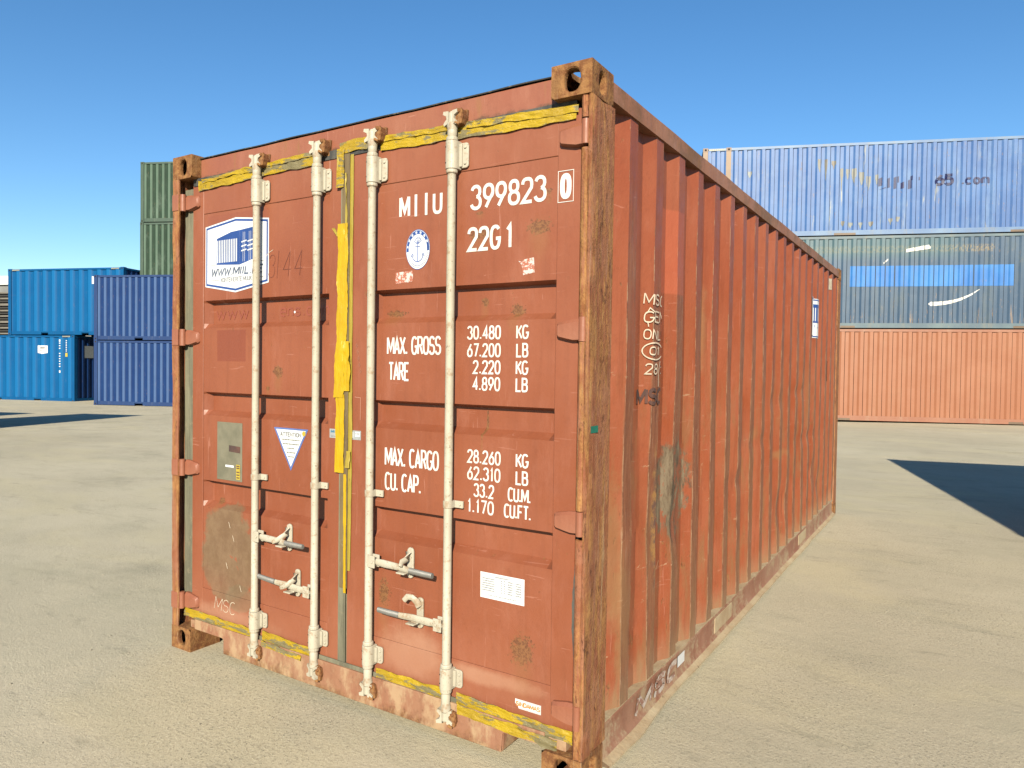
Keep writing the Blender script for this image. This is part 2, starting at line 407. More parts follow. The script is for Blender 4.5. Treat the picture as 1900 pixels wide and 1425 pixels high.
# ------------------------------------------------------------------ mesh helpers
class MB:
    def __init__(s): s.v = []; s.f = []; s.mi = []; s.cur = 0
    def add(s, vs, fs):
        o = len(s.v); s.v += [tuple(p) for p in vs]
        s.f += [tuple(o + i for i in f) for f in fs]; s.mi += [s.cur] * len(fs)
    def box(s, x0, x1, y0, y1, z0, z1):
        s.add([(x0, y0, z0), (x1, y0, z0), (x1, y1, z0), (x0, y1, z0), (x0, y0, z1), (x1, y0, z1), (x1, y1, z1), (x0, y1, z1)],
              [(0, 3, 2, 1), (4, 5, 6, 7), (0, 1, 5, 4), (1, 2, 6, 5), (2, 3, 7, 6), (3, 0, 4, 7)])
    def tube(s, p0, p1, r0, r1=None, n=14, caps=True):
        p0 = Vector(p0); p1 = Vector(p1); r1 = r0 if r1 is None else r1
        d = (p1 - p0).normalized(); a = d.orthogonal().normalized(); b = d.cross(a)
        vs = [p0 + (a * cos(2 * pi * i / n) + b * sin(2 * pi * i / n)) * r0 for i in range(n)] + \
             [p1 + (a * cos(2 * pi * i / n) + b * sin(2 * pi * i / n)) * r1 for i in range(n)]
        fs = [(i, (i + 1) % n, n + (i + 1) % n, n + i) for i in range(n)]
        if caps: fs += [tuple(reversed(range(n))), tuple(range(n, 2 * n))]
        s.add(vs, fs)
    def lathe(s, cx, cy, zr, n=16):   # zr: list of (z, r)
        o = len(s.v)
        vs = [(cx + r * cos(2 * pi * i / n), cy + r * sin(2 * pi * i / n), z) for z, r in zr for i in range(n)]
        fs = [(k * n + i, k * n + (i + 1) % n, (k + 1) * n + (i + 1) % n, (k + 1) * n + i) for k in range(len(zr) - 1) for i in range(n)]
        fs += [tuple(reversed(range(n))), tuple(range((len(zr) - 1) * n, len(zr) * n))]
        s.add(vs, fs)
    def prism(s, pts, y0, y1, plane='xz'):   # polygon in xz (ccw seen from -y), extruded y0 (front) to y1
        n = len(pts)
        if plane == 'xz': vs = [(a, y0, b) for a, b in pts] + [(a, y1, b) for a, b in pts]
        elif plane == 'xy': vs = [(a, b, y1) for a, b in pts] + [(a, b, y0) for a, b in pts]
        else: vs = [(y1, a, b) for a, b in pts] + [(y0, a, b) for a, b in pts]
        s.add(vs, [tuple(range(n)), tuple(range(2 * n - 1, n - 1, -1))] + [(i, n + i, n + (i + 1) % n, (i + 1) % n) for i in range(n)])
    def sweep(s, path, radii, n=10, flat=1.0):
        rings = []
        for i, p in enumerate(path):
            p = Vector(p); a = Vector(path[max(i - 1, 0)]); b = Vector(path[min(i + 1, len(path) - 1)])
            d = (b - a).normalized(); up = Vector((0, 0, 1)) if abs(d.z) < .9 else Vector((1, 0, 0))
            u = d.cross(up).normalized(); w = u.cross(d)
            rings.append([p + (u * cos(2 * pi * k / n) * flat + w * sin(2 * pi * k / n)) * radii[i] for k in range(n)])
        m = len(path)
        s.add([q for r in rings for q in r], [(k * n + i, k * n + (i + 1) % n, (k + 1) * n + (i + 1) % n, (k + 1) * n + i) for k in range(m - 1) for i in range(n)] +
              [tuple(reversed(range(n))), tuple(range((m - 1) * n, m * n))])
    def build(s, name, mats, parent=None, bevel=0, smooth=None, seg=2, attr=None, attr2=None):
        me = bpy.data.meshes.new(name)
        me.from_pydata(s.v, [], s.f)
        for m in (mats if isinstance(mats, (list, tuple)) else [mats]): me.materials.append(m)
        me.polygons.foreach_set('material_index', s.mi)
        if attr:
            a = me.attributes.new(attr[0], 'FLOAT', 'POINT'); a.data.foreach_set('value', attr[1])
        if attr2:
            a = me.attributes.new(attr2[0], 'FLOAT', 'POINT'); a.data.foreach_set('value', attr2[1])
        me.update()
        if smooth is not None:
            me.polygons.foreach_set('use_smooth', [True] * len(me.polygons))
            me.set_sharp_from_angle(angle=radians(smooth))
        o = bpy.data.objects.new(name, me)
        scene.collection.objects.link(o)
        if parent is not None: o.parent = parent
        if bevel:
            b = o.modifiers.new('bevel', 'BEVEL'); b.width = bevel; b.segments = seg; b.limit_method = 'ANGLE'; b.angle_limit = radians(35)
            b.use_clamp_overlap = True
        return o

def empty(name, loc, rz=0.0):
    o = bpy.data.objects.new(name, None); scene.collection.objects.link(o)
    o.location = loc; o.rotation_euler = (0, 0, rz); o.empty_display_size = .2
    return o
def tag(o, label, cat=None, group=None, kind=None):
    if label: o['label'] = label
    if cat: o['category'] = cat
    if group: o['group'] = group
    if kind: o['kind'] = kind
    return o
def copy_part(o, parent, dx=0, dy=0, dz=0):
    c = o.copy(); scene.collection.objects.link(c); c.parent = parent
    c.location = (o.location.x + dx, o.location.y + dy, o.location.z + dz)
    return c
def copy_tree(o, parent=None):
    c = o.copy(); scene.collection.objects.link(c); c.parent = parent
    for ch in list(o.children): copy_tree(ch, c)
    return c

# ------------------------------------------------------------------ stroke font
def arc(cx, cy, rx, ry, a0, a1, n=10, p=2.6):
    out = []
    for i in range(n + 1):
        a = radians(a0 + (a1 - a0) * i / n); c, s_ = cos(a), sin(a)
        out.append((cx + rx * math.copysign(abs(c) ** (2 / p), c), cy + ry * math.copysign(abs(s_) ** (2 / p), s_)))
    return out
GL = {
 '0': [arc(.5, .5, .5, .5, 90, 450, 24)], 'O': [arc(.5, .5, .5, .5, 90, 450, 24)],
 '1': [[(.28, .80), (.60, 1.0), (.60, 0)]],
 '2': [arc(.5, .73, .48, .27, 175, 0, 10) + [(.95, .60), (.02, .0), (1, 0)]],
 '3': [arc(.46, .76, .46, .24, 165, -80, 10, 2.2), arc(.46, .27, .52, .27, 82, -165, 12, 2.2)],
 '4': [[(.74, 0), (.74, 1.0), (.02, .28), (1.02, .28)]],
 '5': [[(.95, 1), (.12, 1), (.06, .56)] + arc(.46, .33, .52, .33, 110, -160, 12, 2.2)],
 '6': [[(.78, 1.0), (.08, .42)] + arc(.5, .30, .48, .30, 180, 540, 20, 2.3)],
 '7': [[(.02, 1), (.98, 1), (.40, 0)]],
 '8': [arc(.5, .76, .42, .24, 90, 450, 18, 2.3), arc(.5, .26, .5, .26, 90, 450, 18, 2.3)],
 '9': [[(.22, 0), (.92, .58)] + arc(.5, .70, .48, .30, 0, 360, 20, 2.3)],
 'A': [[(0, 0), (.5, 1), (1, 0)], [(.2, .30), (.8, .30)]],
 'B': [[(.06, 0), (.06, 1), (.5, 1)] + arc(.5, .77, .40, .23, 90, -90, 8) + [(.06, .54)], [(.5, .54)] + arc(.5, .27, .46, .27, 90, -90, 8) + [(.06, 0)]],
 'C': [arc(.5, .5, .5, .5, 48, 312, 18)],
 'D': [[(.06, 0), (.06, 1), (.45, 1)] + arc(.45, .5, .5, .5, 90, -90, 12) + [(.06, 0)]],
 'E': [[(.95, 1), (.08, 1), (.08, 0), (.95, 0)], [(.08, .52), (.8, .52)]],
 'F': [[(.95, 1), (.08, 1), (.08, 0)], [(.08, .52), (.8, .52)]],
 'G': [arc(.5, .5, .5, .5, 42, 345, 18) + [(1.0, .44), (.58, .44)]],
 'H': [[(.06, 0), (.06, 1)], [(.94, 0), (.94, 1)], [(.06, .52), (.94, .52)]],
 'I': [[(.5, 0), (.5, 1)]],
 'K': [[(.08, 0), (.08, 1)], [(.98, 1), (.12, .42)], [(.34, .58), (1, 0)]],
 'L': [[(.1, 1), (.1, 0), (.95, 0)]],
 'M': [[(0, 0), (0, 1)], [(.04, 1), (.5, .2), (.96, 1)], [(1, 1), (1, 0)]],
 'N': [[(.06, 0), (.06, 1), (.94, 0), (.94, 1)]],
 'P': [[(.06, 0), (.06, 1), (.5, 1)] + arc(.5, .74, .45, .26, 90, -90, 8) + [(.06, .48)]],
 'R': [[(.06, 0), (.06, 1), (.5, 1)] + arc(.5, .75, .42, .25, 90, -90, 8) + [(.06, .50)], [(.5, .50), (.98, 0)]],
 'S': [arc(.5, .75, .44, .25, 20, 250, 12, 2.2) + arc(.5, .26, .48, .26, 85, -165, 14, 2.2)],
 'T': [[(0, 1), (1, 1)], [(.5, 1), (.5, 0)]],
 'U': [[(.04, 1), (.04, .35)] + arc(.5, .32, .46, .32, 180, 360, 12) + [(.96, 1)]],
 'V': [[(0, 1), (.5, 0), (1, 1)]],
 'W': [[(0, 1), (.25, 0), (.5, .8), (.75, 0), (1, 1)]],
 'X': [[(0, 0), (1, 1)], [(0, 1), (1, 0)]],
 'Y': [[(0, 1), (.5, .5), (1, 1)], [(.5, .5), (.5, 0)]],
 '.': [[(.42, .0), (.42, .13)]], ':': [[(.42, .0), (.42, .13)], [(.42, .55), (.42, .68)]],
 ',': [[(.5, .12), (.3, -.12)]], '/': [[(.0, -.15), (.9, 1.05)]], '-': [[(.15, .5), (.85, .5)]],
 'Z': [[(0, 1), (1, 1), (0, 0), (1, 0)]],
 'w': [[(0, .68), (.25, 0), (.5, .6), (.75, 0), (1, .68)]], 'e': [[(.06, .36), (.94, .36)] + arc(.5, .35, .45, .35, 0, 300, 12)],
 'n': [[(.08, 0), (.08, .68)], arc(.5, .40, .40, .28, 160, 0, 8) + [(.9, 0)]], 's': [arc(.5, .51, .36, .17, 20, 250, 8, 2) + arc(.5, .18, .42, .18, 85, -165, 8, 2)],
 'c': [arc(.5, .35, .45, .35, 48, 312, 12)], 'o': [arc(.5, .35, .45, .35, 90, 450, 16)],
 'm': [[(.04, 0), (.04, .68)], arc(.28, .44, .22, .24, 160, 0, 6) + [(.5, 0)], arc(.73, .44, .22, .24, 160, 0, 6) + [(.96, 0)]],
 'l': [[(.5, 0), (.5, 1)]], 'f': [[(.4, 0), (.4, .8), (.8, 1)], [(.1, .62), (.8, .62)]],
}
LAYER = [0]
def ribbon(mb, pts, w, mp, sub=.02, base=.0015):
    """flat stroke of width w along pts (u,v); mp(u,v,eps) -> point"""
    P = [Vector((a, b)) for a, b in pts]
    if sub:
        Q = [P[0]]
        for a, b in zip(P, P[1:]):
            k = max(1, int((b - a).length / sub))
            Q += [a.lerp(b, (i + 1) / k) for i in range(k)]
        P = Q
    P = [p for i, p in enumerate(P) if i == 0 or (p - P[i - 1]).length > 1e-6]
    closed = (P[0] - P[-1]).length < 1e-5
    if closed: P = P[:-1]
    n = len(P); LAYER[0] = (LAYER[0] + 1) % 6; e = base + LAYER[0] * .00012
    L = []; Rr = []
    for i in range(n):
        a = P[(i - 1) % n] if (closed or i > 0) else None; b = P[(i + 1) % n] if (closed or i < n - 1) else None
        d1 = (P[i] - a).normalized() if a is not None else None; d2 = (b - P[i]).normalized() if b is not None else None
        if d1 is None: d1 = d2
        if d2 is None: d2 = d1
        n1 = Vector((-d1.y, d1.x)); n2 = Vector((-d2.y, d2.x)); m = n1 + n2
        if m.length < .2: m = n1.copy()
        m.normalize(); k = min(2.2, 1 / max(.35, m.dot(n1)))
        L.append(P[i] + m * (w / 2 * k)); Rr.append(P[i] - m * (w / 2 * k))
    vs = [mp(p.x, p.y, e) for p in L] + [mp(p.x, p.y, e) for p in Rr]
    fs = [(i, n + i, n + (i + 1) % n, (i + 1) % n) for i in range(n if closed else n - 1)]
    mb.add(vs, fs)
def text(mb, st, u0, v0, u1, v1, w, mp, gap=.32, fixed=None, slant=0, jit=0, sub=.02, widths=None, base=.0015):
    """string fitted between u0..u1, v0..v1 (stroke centre lines inset by w/2)"""
    wd = []
    for c in st:
        wd.append({' ': .55, '.': .28, ':': .28, ',': .28, 'I': .30, '1': .62, 'M': 1.32, 'W': 1.3, 'w': 1.2, 'm': 1.2, 'l': .3, '/': .7}.get(c, 1.0))
    tot = sum(wd) + gap * (len(st) - 1); sc = (u1 - u0 - w) / tot; u = u0 + w / 2; h = v1 - v0 - w
    for c, k in zip(st, wd):
        if c in GL:
            jj = [(R.uniform(-jit, jit), R.uniform(-jit, jit)) for _ in range(2)]
            for pl in GL[c]:
                q = [(u + x * k * sc + slant * y * h + jj[0][0] * h * y, v0 + w / 2 + y * h + jj[1][1] * h * (1 - x)) for x, y in pl]
                ribbon(mb, q, w, mp, sub, base)
        u += (k + gap) * sc
def poly(mb, pts, mp, eps=.001, du=.02, nv=10):
    # convex outline draped on the surface in narrow columns
    us = sorted(set(p[0] for p in pts)); U = []
    for a, b in zip(us, us[1:]):
        if b - a < 1e-6: continue
        k = max(1, int((b - a) / du)); U += [a + (b - a) * i / k for i in range(k)]
    U.append(us[-1]); n = len(pts)
    def span(u):
        v = []
        for i in range(n):
            (a, va), (b, vb) = pts[i], pts[(i + 1) % n]
            if abs(a - b) < 1e-9:
                if abs(a - u) < 1e-6: v += [va, vb]
            elif min(a, b) - 1e-7 <= u <= max(a, b) + 1e-7: v.append(va + (vb - va) * (u - a) / (b - a))
        return min(v), max(v)
    S = [span(u) for u in U]
    hgt = max(b - a for a, b in S); nv = max(1, min(nv, int(hgt / du) + 1))
    vs = [mp(u, lo + (hi - lo) * j / nv, eps) for u, (lo, hi) in zip(U, S) for j in range(nv + 1)]
    m = nv + 1
    mb.add(vs, [(i * m + j, (i + 1) * m + j, (i + 1) * m + j + 1, i * m + j + 1) for i in range(len(U) - 1) for j in range(nv)])
def word(name, mat, parent, st, *a, **k):
    mb = MB(); text(mb, st, *a, **k); return mb.build(name, mat, parent)
def stroke(name, mat, parent, *a, **k):
    mb = MB(); ribbon(mb, *a, **k); return mb.build(name, mat, parent)

# ------------------------------------------------------------------ ground
def ground_z(x, y):
    d = math.hypot(x - 1, y - 2)
    ang = math.atan2(y - 2, x - 1)
    left = max(0.0, min(1.0, (d - 9) / 20.0)); left = left * left * (3 - 2 * left)
    k = max(0.0, -cos(ang - .35)) ** .5 if -cos(ang - .35) < 0 else 0
    k = max(0.0, min(1.0, (cos(ang - 2.75) - .2) / .5))
    k = k * k * (3 - 2 * k)
    return -.215 * left * k - .04 * left * (1 - k)
gb = MB()
xs = sorted(set([-400, -250, -150, -100, -70, -55] + list(range(-48, 24, 2)) + [26, 32, 45, 70, 120, 250, 400]))
ys = sorted(set([-400, -200, -100, -50, -25, -15] + list(range(-10, 42, 2)) + [46, 60, 90, 150, 250, 400]))
gb.add([(x, y, ground_z(x, y)) for y in ys for x in xs],
       [(j * len(xs) + i, j * len(xs) + i + 1, (j + 1) * len(xs) + i + 1, (j + 1) * len(xs) + i) for j in range(len(ys) - 1) for i in range(len(xs) - 1)])
g = gb.build('ground', M['ground'], None, smooth=60)
tag(g, None, kind='structure')

# loose grit, one object
gr = MB()
for i in range(2600):
    # denser near the camera
    a = R.uniform(-2.6, .9); d = 1.2 + 13 * R.random() ** 1.8
    x = 3.2 + d * sin(a + .25) * 1.0; y = -1.9 + d * cos(a + .25) * .9
    if R.random() < .35: x, y = R.uniform(-4, 6), R.uniform(-1.6, 8)
    if -.1 < x < 2.5 and -.05 < y < 6.2: continue
    s_ = .0025 + .008 * R.random() ** 4
    z = ground_z(x, y) - s_ * .2
    vs = []
    for k in range(5):
        t = 2 * pi * k / 5 + R.uniform(-.3, .3); q = s_ * R.uniform(.7, 1.2)
        vs.append((x + q * cos(t), y + q * sin(t), z + s_ * .15))
    vs.append((x + R.uniform(-.3, .3) * s_, y, z + s_ * R.uniform(.6, 1.0)))
    gr.add(vs, [(k, (k + 1) % 5, 5) for k in range(5)])
gro = gr.build('loose_grit', M['stone'])
tag(gro, 'fine loose grit and small stones scattered over the dusty yard', 'grit', kind='stuff')

# ------------------------------------------------------------------ main container
W, H, L = 2.438, 2.591, 6.058
C0 = empty('shipping_container', (0, 0, 0))
tag(C0, 'weathered red twenty foot container with cream locking bars and yellow taped doors', 'shipping container')

def face_hole(mb, o, eu, ev, w, h, cu, cv, ru, rv, thick, en, n=20, flip=False):
    """rect face w x h with an oval hole, plus the wall of the hole and an inner face; en = outward normal"""
    o = Vector(o); eu = Vector(eu); ev = Vector(ev); en = Vector(en)
    angs = [2 * pi * i / n for i in range(n)] + [math.atan2(y - cv, x - cu) % (2 * pi) for x, y in ((0, 0), (w, 0), (w, h), (0, h))]
    angs = sorted(set(round(a, 5) for a in angs)); m = len(angs); out = []; inn = []
    for a in angs:
        c, s_ = cos(a), sin(a)
        t = min((w - cu) / c if c > 1e-9 else 1e9, -cu / c if c < -1e-9 else 1e9, (h - cv) / s_ if s_ > 1e-9 else 1e9, -cv / s_ if s_ < -1e-9 else 1e9)
        out.append((cu + c * t, cv + s_ * t))
        e = 2.5
        q = 1 / ((abs(c) / ru) ** e + (abs(s_) / rv) ** e) ** (1 / e)
        inn.append((cu + c * q, cv + s_ * q))
    P = lambda uv, d: o + eu * uv[0] + ev * uv[1] - en * d
    vs = [P(p, 0) for p in out] + [P(p, 0) for p in inn] + [P(p, thick) for p in inn]
    fs = []
    right = eu.cross(ev).dot(en) > 0
    for i in range(m):
        j = (i + 1) % m
        a, b = (i, j, m + j, m + i), (m + i, m + j, 2 * m + j, 2 * m + i)
        if not right: a, b = a[::-1], b[::-1]
        fs += [a, b]
    mb.add(vs, fs)

def casting(x0, y0, z0, sx, sy, top):
    """ISO corner casting: outer faces pierced; x0.. is min corner; sx,sy = which x and y side is outward"""
    mb = MB(); a, b, c = .162, .178, .118; th = .026
    fy = 0 if sy < 0 else b; fx = 0 if sx < 0 else a; fz = c if top else 0
    # pierced faces
    face_hole(mb, (x0, y0 + fy, z0), (1, 0, 0), (0, 0, 1), a, c, a / 2, c / 2, .032, .040, th, (0, sy, 0))
    face_hole(mb, (x0 + fx, y0, z0), (0, 1, 0), (0, 0, 1), b, c, b / 2, c / 2, .0255, .037, th, (sx, 0, 0))
    face_hole(mb, (x0, y0, z0 + fz), (1, 0, 0), (0, 1, 0), a, b, a / 2, b / 2, .032, .062, th, (0, 0, 1 if top else -1))
    # plain faces
    gx = a - fx; gy = b - fy; gz = c - fz
    mb.add([(x0 + gx, y0, z0), (x0 + gx, y0 + b, z0), (x0 + gx, y0 + b, z0 + c), (x0 + gx, y0, z0 + c)], [(0, 1, 2, 3)])
    mb.add([(x0, y0 + gy, z0), (x0 + a, y0 + gy, z0), (x0 + a, y0 + gy, z0 + c), (x0, y0 + gy, z0 + c)], [(0, 1, 2, 3)])
    mb.add([(x0, y0, z0 + gz), (x0 + a, y0, z0 + gz), (x0 + a, y0 + b, z0 + gz), (x0, y0 + b, z0 + gz)], [(0, 1, 2, 3)])
    o = mb.build('corner_casting', M['rust2'], C0)
    import bmesh
    bm = bmesh.new(); bm.from_mesh(o.data); bmesh.ops.remove_doubles(bm, verts=bm.verts, dist=1e-5); bm.normal_update()
    bmesh.ops.recalc_face_normals(bm, faces=bm.faces); bm.to_mesh(o.data); bm.free()
    bv = o.modifiers.new('bevel', 'BEVEL'); bv.width = .012; bv.segments = 3; bv.limit_method = 'ANGLE'; bv.angle_limit = radians(50)
    return o
for cx, sx in ((0, -1), (W - .162, 1)):
    for cy, sy in ((0, -1), (L - .178, 1)):
        casting(cx, cy, 0, sx, sy, False)
        casting(cx, cy, H - .118, sx, sy, True)

def wob(y, z, a=.004, s_=3.0, seed=0):
    return a * mnoise.noise(Vector((y * s_, z * s_, seed)))

# corner posts (front pair seen: a hollow edge on the left, a rounded J bar on the right)
def post_left():
    mb = MB(); n = 44; z0, z1 = .118, H - .118
    prof = [(0, .15), (0, 0), (.052, 0), (.052, .007), (.008, .007), (.008, .052), (.03, .052), (.03, .15)]
    vs = []
    for i in range(n + 1):
        z = z0 + (z1 - z0) * i / n
        for k, (x, y) in enumerate(prof):
            dx = wob(0, z, .010, 2.2, 3) + wob(0, z, .004, 9, 5) if k in (1, 2, 3, 4) else 0
            dy = wob(0, z, .006, 3.2, 8) if k in (1, 2, 3) else 0
            dx2 = wob(0, z, .008, 6, 15) if k in (2, 3) else 0
            vs.append((x + dx + dx2 if k != 1 else max(-.004, x + dx), y + max(0, dy), z))
    m = len(prof)
    fs = [(i * m + k, i * m + (k + 1) % m, (i + 1) * m + (k + 1) % m, (i + 1) * m + k) for i in range(n) for k in range(m)]
    fs += [tuple(reversed(range(m))), tuple(range(n * m, n * m + m))]
    mb.add(vs, fs)
    return mb.build('corner_post', M['rust'], C0, smooth=30)
post_left()
HZ_R = (2.345, 1.653, .961, .265)
HZ_L = (2.354, 1.649, .962, .255)
def post_right():
    mb = MB(); n = 90; z0, z1 = .118, H - .118
    prof = [(2.405, .15), (2.405, .060)]
    prof += [(2.4095 + .0185 * cos(a), .0235 + .0185 * sin(a)) for a in [radians(x) for x in (150, 180, 205, 230, 255, 280, 305)]]
    prof += [(2.4215, .012), (2.426, .004), (2.434, .002), (2.438, .007), (2.438, .06), (2.435, .10), (2.438, .15), (2.438, .195), (2.432, .20), (2.40, .20)]
    vs = []
    for i in range(n + 1):
        z = z0 + (z1 - z0) * i / n
        for k, (x, y) in enumerate(prof):
            dx = wob(k * .3, z, .0025, 5, 31); dy = wob(k * .2, z, .003, 4, 37) if k > 1 else 0
            vs.append((min(2.4385, x + dx), y + dy if k < 16 else y, z))
    m = len(prof); fs = []
    for i in range(n):
        z = z0 + (z1 - z0) * (i + .5) / n
        notch = any(abs(z - h) < .047 for h in HZ_R)
        for k in range(m):
            if notch and 1 <= k <= 8: continue
            fs.append((i * m + k, i * m + (k + 1) % m, (i + 1) * m + (k + 1) % m, (i + 1) * m + k))
    mb.add(vs, fs)
    for h in HZ_R: # back of each hinge pocket
        mb.box(2.392, 2.4365, .046, .060, h - .052, h + .052)
    return mb.build('corner_post', M['rust'], C0, smooth=35)
post_right()
for x0 in (0, W - .15):
    mb = MB(); mb.box(x0, x0 + .15, L - .19, L - .004, .118, H - .118)
    mb.build('corner_post', M['rust'], C0, bevel=.01)

# header and sill
mb = MB()
mb.prism([(.162, 2.466), (2.276, 2.466), (2.276, 2.572), (.162, 2.572)], .052, .16)
mb.build('door_header', M['header'], C0, bevel=.006)
mb = MB(); n = 60
for i in range(n):   # folded roof edge, slightly wavy, dark
    xa = .162 + 2.114 * i / n; xb = .162 + 2.114 * (i + 1) / n
    za = 2.574 + wob(xa, 0, .004, 4, 2); zb = 2.574 + wob(xb, 0, .004, 4, 2)
    mb.add([(xa, .046, za), (xb, .046, zb), (xb, .046, zb + .005), (xa, .046, za + .005), (xa, .17, za + .010), (xb, .17, zb + .010)], [(0, 1, 2, 3), (3, 2, 5, 4)])
mb.build('roof_edge', M['black'], C0)
mb = MB()
sp = [(.165, .118), (.392, .118), (.404, .112), (.404, .040), (2.085, .040), (2.09, .112), (2.10, .118), (2.274, .118), (2.274, .170), (.165, .170)]
mb.prism(sp, .022, .030)
mb.box(.404, 2.085, .030, .15, .038, .044)
mb.box(.402, .408, .030, .17, .045, .118); mb.box(2.084, 2.090, .030, .17, .045, .118)
mb.box(.165, 2.274, .030, .16, .160, .168)
mb.box(.12, 2.36, .0305, .16, .119, .158)
mb.build('door_sill', M['sill'], C0, bevel=.003)

# doors -----------------------------------------------------------
YD = .045
BANDS = ((1.838, 1.695), (1.366, 1.246), (.907, .770))
def band_depth(z):
    for a, b in BANDS:
        if b < z < a:
            return min(1.0, (a - z) / .012, (z - b) / .0253) * .042
    return 0.0
PX = {'l': (.198, 1.116), 'r': (1.378, 2.283)}
def panel_y(x, z):
    d = 0.0
    for a, b in PX.values():
        if a <= x <= b and .338 < z < 2.286:
            r = min(1.0, (x - a) / .024, (b - x) / .024)
            d = band_depth(z) * max(0, r)
            q = min(1, (x - a) / .12, (b - x) / .12)
            d += q * (.0022 * mnoise.noise(Vector((x * 3.2, z * 3.2, 4))) + .0007 * mnoise.noise(Vector((x * 11, z * 11, 4))))
            return YD + .0035 + d
    return YD
def mp_door(u, v, e): return (u, panel_y(u, v) - e, v)
def make_door(side):
    x0, x1 = (.109, 1.204) if side == 'l' else (1.242, 2.375)
    pa, pb = PX[side]; mat = M['door_l' if side == 'l' else 'door_r']
    zb, zt = .176, 2.444; pz0, pz1 = .338, 2.286
    d = empty('door', (0, 0, 0)); d.parent = C0
    mb = MB()
    mb.box(x0, pa, YD, .10, zb, zt); mb.box(pb, x1, YD, .10, zb, zt)
    mb.box(pa, pb, YD, .099, zb, pz0); mb.box(pa, pb, YD, .099, pz1, zt)
    mb.build('door_frame', mat, d, bevel=.002, seg=1)
    mb = MB()
    us = [pa + .001, pa + .012, pa + .024] + [pa + .024 + (pb - pa - .048) * i / 36 for i in range(1, 36)] + [pb - .024, pb - .012, pb - .001]
    zs = set(pz0 + .001 + (pz1 - pz0 - .002) * i / 80 for i in range(81))
    for a, b in BANDS:
        zs = {z for z in zs if not (min(abs(z - a), abs(z - a + .012), abs(z - b), abs(z - b - .0253)) < .008)}
        zs |= {a, a - .012, b, b + .0253, a + .003, b - .003}
    zs = sorted(zs)
    mb.add([(u, panel_y(u, z), z) for z in zs for u in us],
           [(j * len(us) + i, j * len(us) + i + 1, (j + 1) * len(us) + i + 1, (j + 1) * len(us) + i) for j in range(len(zs) - 1) for i in range(len(us) - 1)])
    mb.build('door_panel', mat, d, smooth=24)
    return d
dl = make_door('l'); dr = make_door('r')
for n_ in (dl, dr): n_.name = 'door'

# seals
mb = MB(); mb.box(.030, .108, .052, .075, .19, 2.43); mb.box(.058, .072, .049, .056, .20, 2.42); s1 = mb.build('door_seal', M['gasket'], dl, bevel=.002)
mb = MB(); mb.box(1.205, 1.241, .052, .08, .176, 2.444); mb.box(1.192, 1.236, .0405, .0445, .172, 2.44)
mb.box(1.222, 1.229, .0375, .041, .18, 2.43)
mb.build('door_seal', M['gasket'], dr, bevel=.001, seg=1)
mb = MB(); mb.box(1.204, 1.250, .0345, .0372, .52, 2.445); mb.build('door_seal', M['gasket_brown'], dr, bevel=.001, seg=1)
mb = MB(); mb.box(2.376, 2.404, .054, .075, .19, 2.43)
mb.build('door_seal', M['gasket_dark'], dr, bevel=.002)
mb = MB(); n = 60     # black rubber squeezed out along the lower right edge
for i in range(n):
    z = .27 + .72 * i / n; z2 = .27 + .72 * (i + 1) / n
    f = lambda q: 2.384 - .014 * math.exp(-((q - .62) / .18) ** 2) - abs(wob(0, q, .006, 22, 9))
    mb.add([(f(z), .043, z), (2.392, .043, z), (2.392, .043, z2), (f(z2), .043, z2)], [(0, 1, 2, 3)])
    mb.add([(f(z), .043, z), (f(z2), .043, z2), (f(z2), .06, z2), (f(z), .06, z)], [(0, 1, 2, 3)])
mb.build('door_seal', M['gasket_dark'], dr)
mb = MB(); mb.box(.12, 2.36, .056, .08, 2.4445, 2.466); mb.build('top_seal', M['gasket_dark'], C0)
mb = MB(); mb.box(.12, 2.36, .040, .0445, 2.436, 2.474); mb.build('top_seal', M['gasket_dark'], C0)
mb = MB(); mb.box(.12, 2.36, .034, .0425, .166, .186); mb.build('bottom_seal', M['gasket'], C0, bevel=.002)

# hinges -----------------------------------------------------------
def hinge_mesh(side):
    """origin at pin axis, blade toward the door centre"""
    s_ = -1 if side == 'r' else 1
    mb = MB()
    mb.lathe(0, 0, [(-.044, .013), (-.043, .0155), (.043, .0155), (.044, .013)], 18)
    # blade: wide at the pin, narrower with rounded corners at its tip, raised centre
    def P(a, b): return (s_ * a, b)
    outer = [(.008, -.040), (.045, -.041), (.075, -.036), (.108, -.029), (.1135, -.022), (.1135, .020), (.108, .027), (.085, .031), (.050, .038), (.008, .040)]
    inner = [(.006, -.036), (.043, -.037), (.073, -.031), (.102, -.024), (.106, -.018), (.106, .013), (.101, .018), (.080, .021), (.046, .026), (.006, .027)]
    yo, yi, yb = .016, .005, .032
    n = len(outer)
    vs = [(P(*p)[0], yb, p[1]) for p in outer] + [(P(*p)[0], yo, p[1]) for p in outer] + [(P(*p)[0], yi, p[1]) for p in inner]
    fs = [(i, (i + 1) % n, n + (i + 1) % n, n + i) for i in range(n)] + [(n + i, n + (i + 1) % n, 2 * n + (i + 1) % n, 2 * n + i) for i in range(n)] + [tuple(range(2 * n, 3 * n))]
    if s_ < 0: fs = [f[::-1] for f in fs]
    mb.add(vs, fs)
    return mb
for side, px, zs, d in (('r', 2.4095, HZ_R, dr), ('l', .092, HZ_L, dl)):
    o = hinge_mesh(side).build('hinge', M['hinge'], d, smooth=35)
    if side == 'l':
        o.location = (.060, .020, zs[0])
    else: o.location = (px, .016, zs[0])
    for z in zs[1:]:
        c = o.copy(); scene.collection.objects.link(c); c.parent = d; c.location.z = z
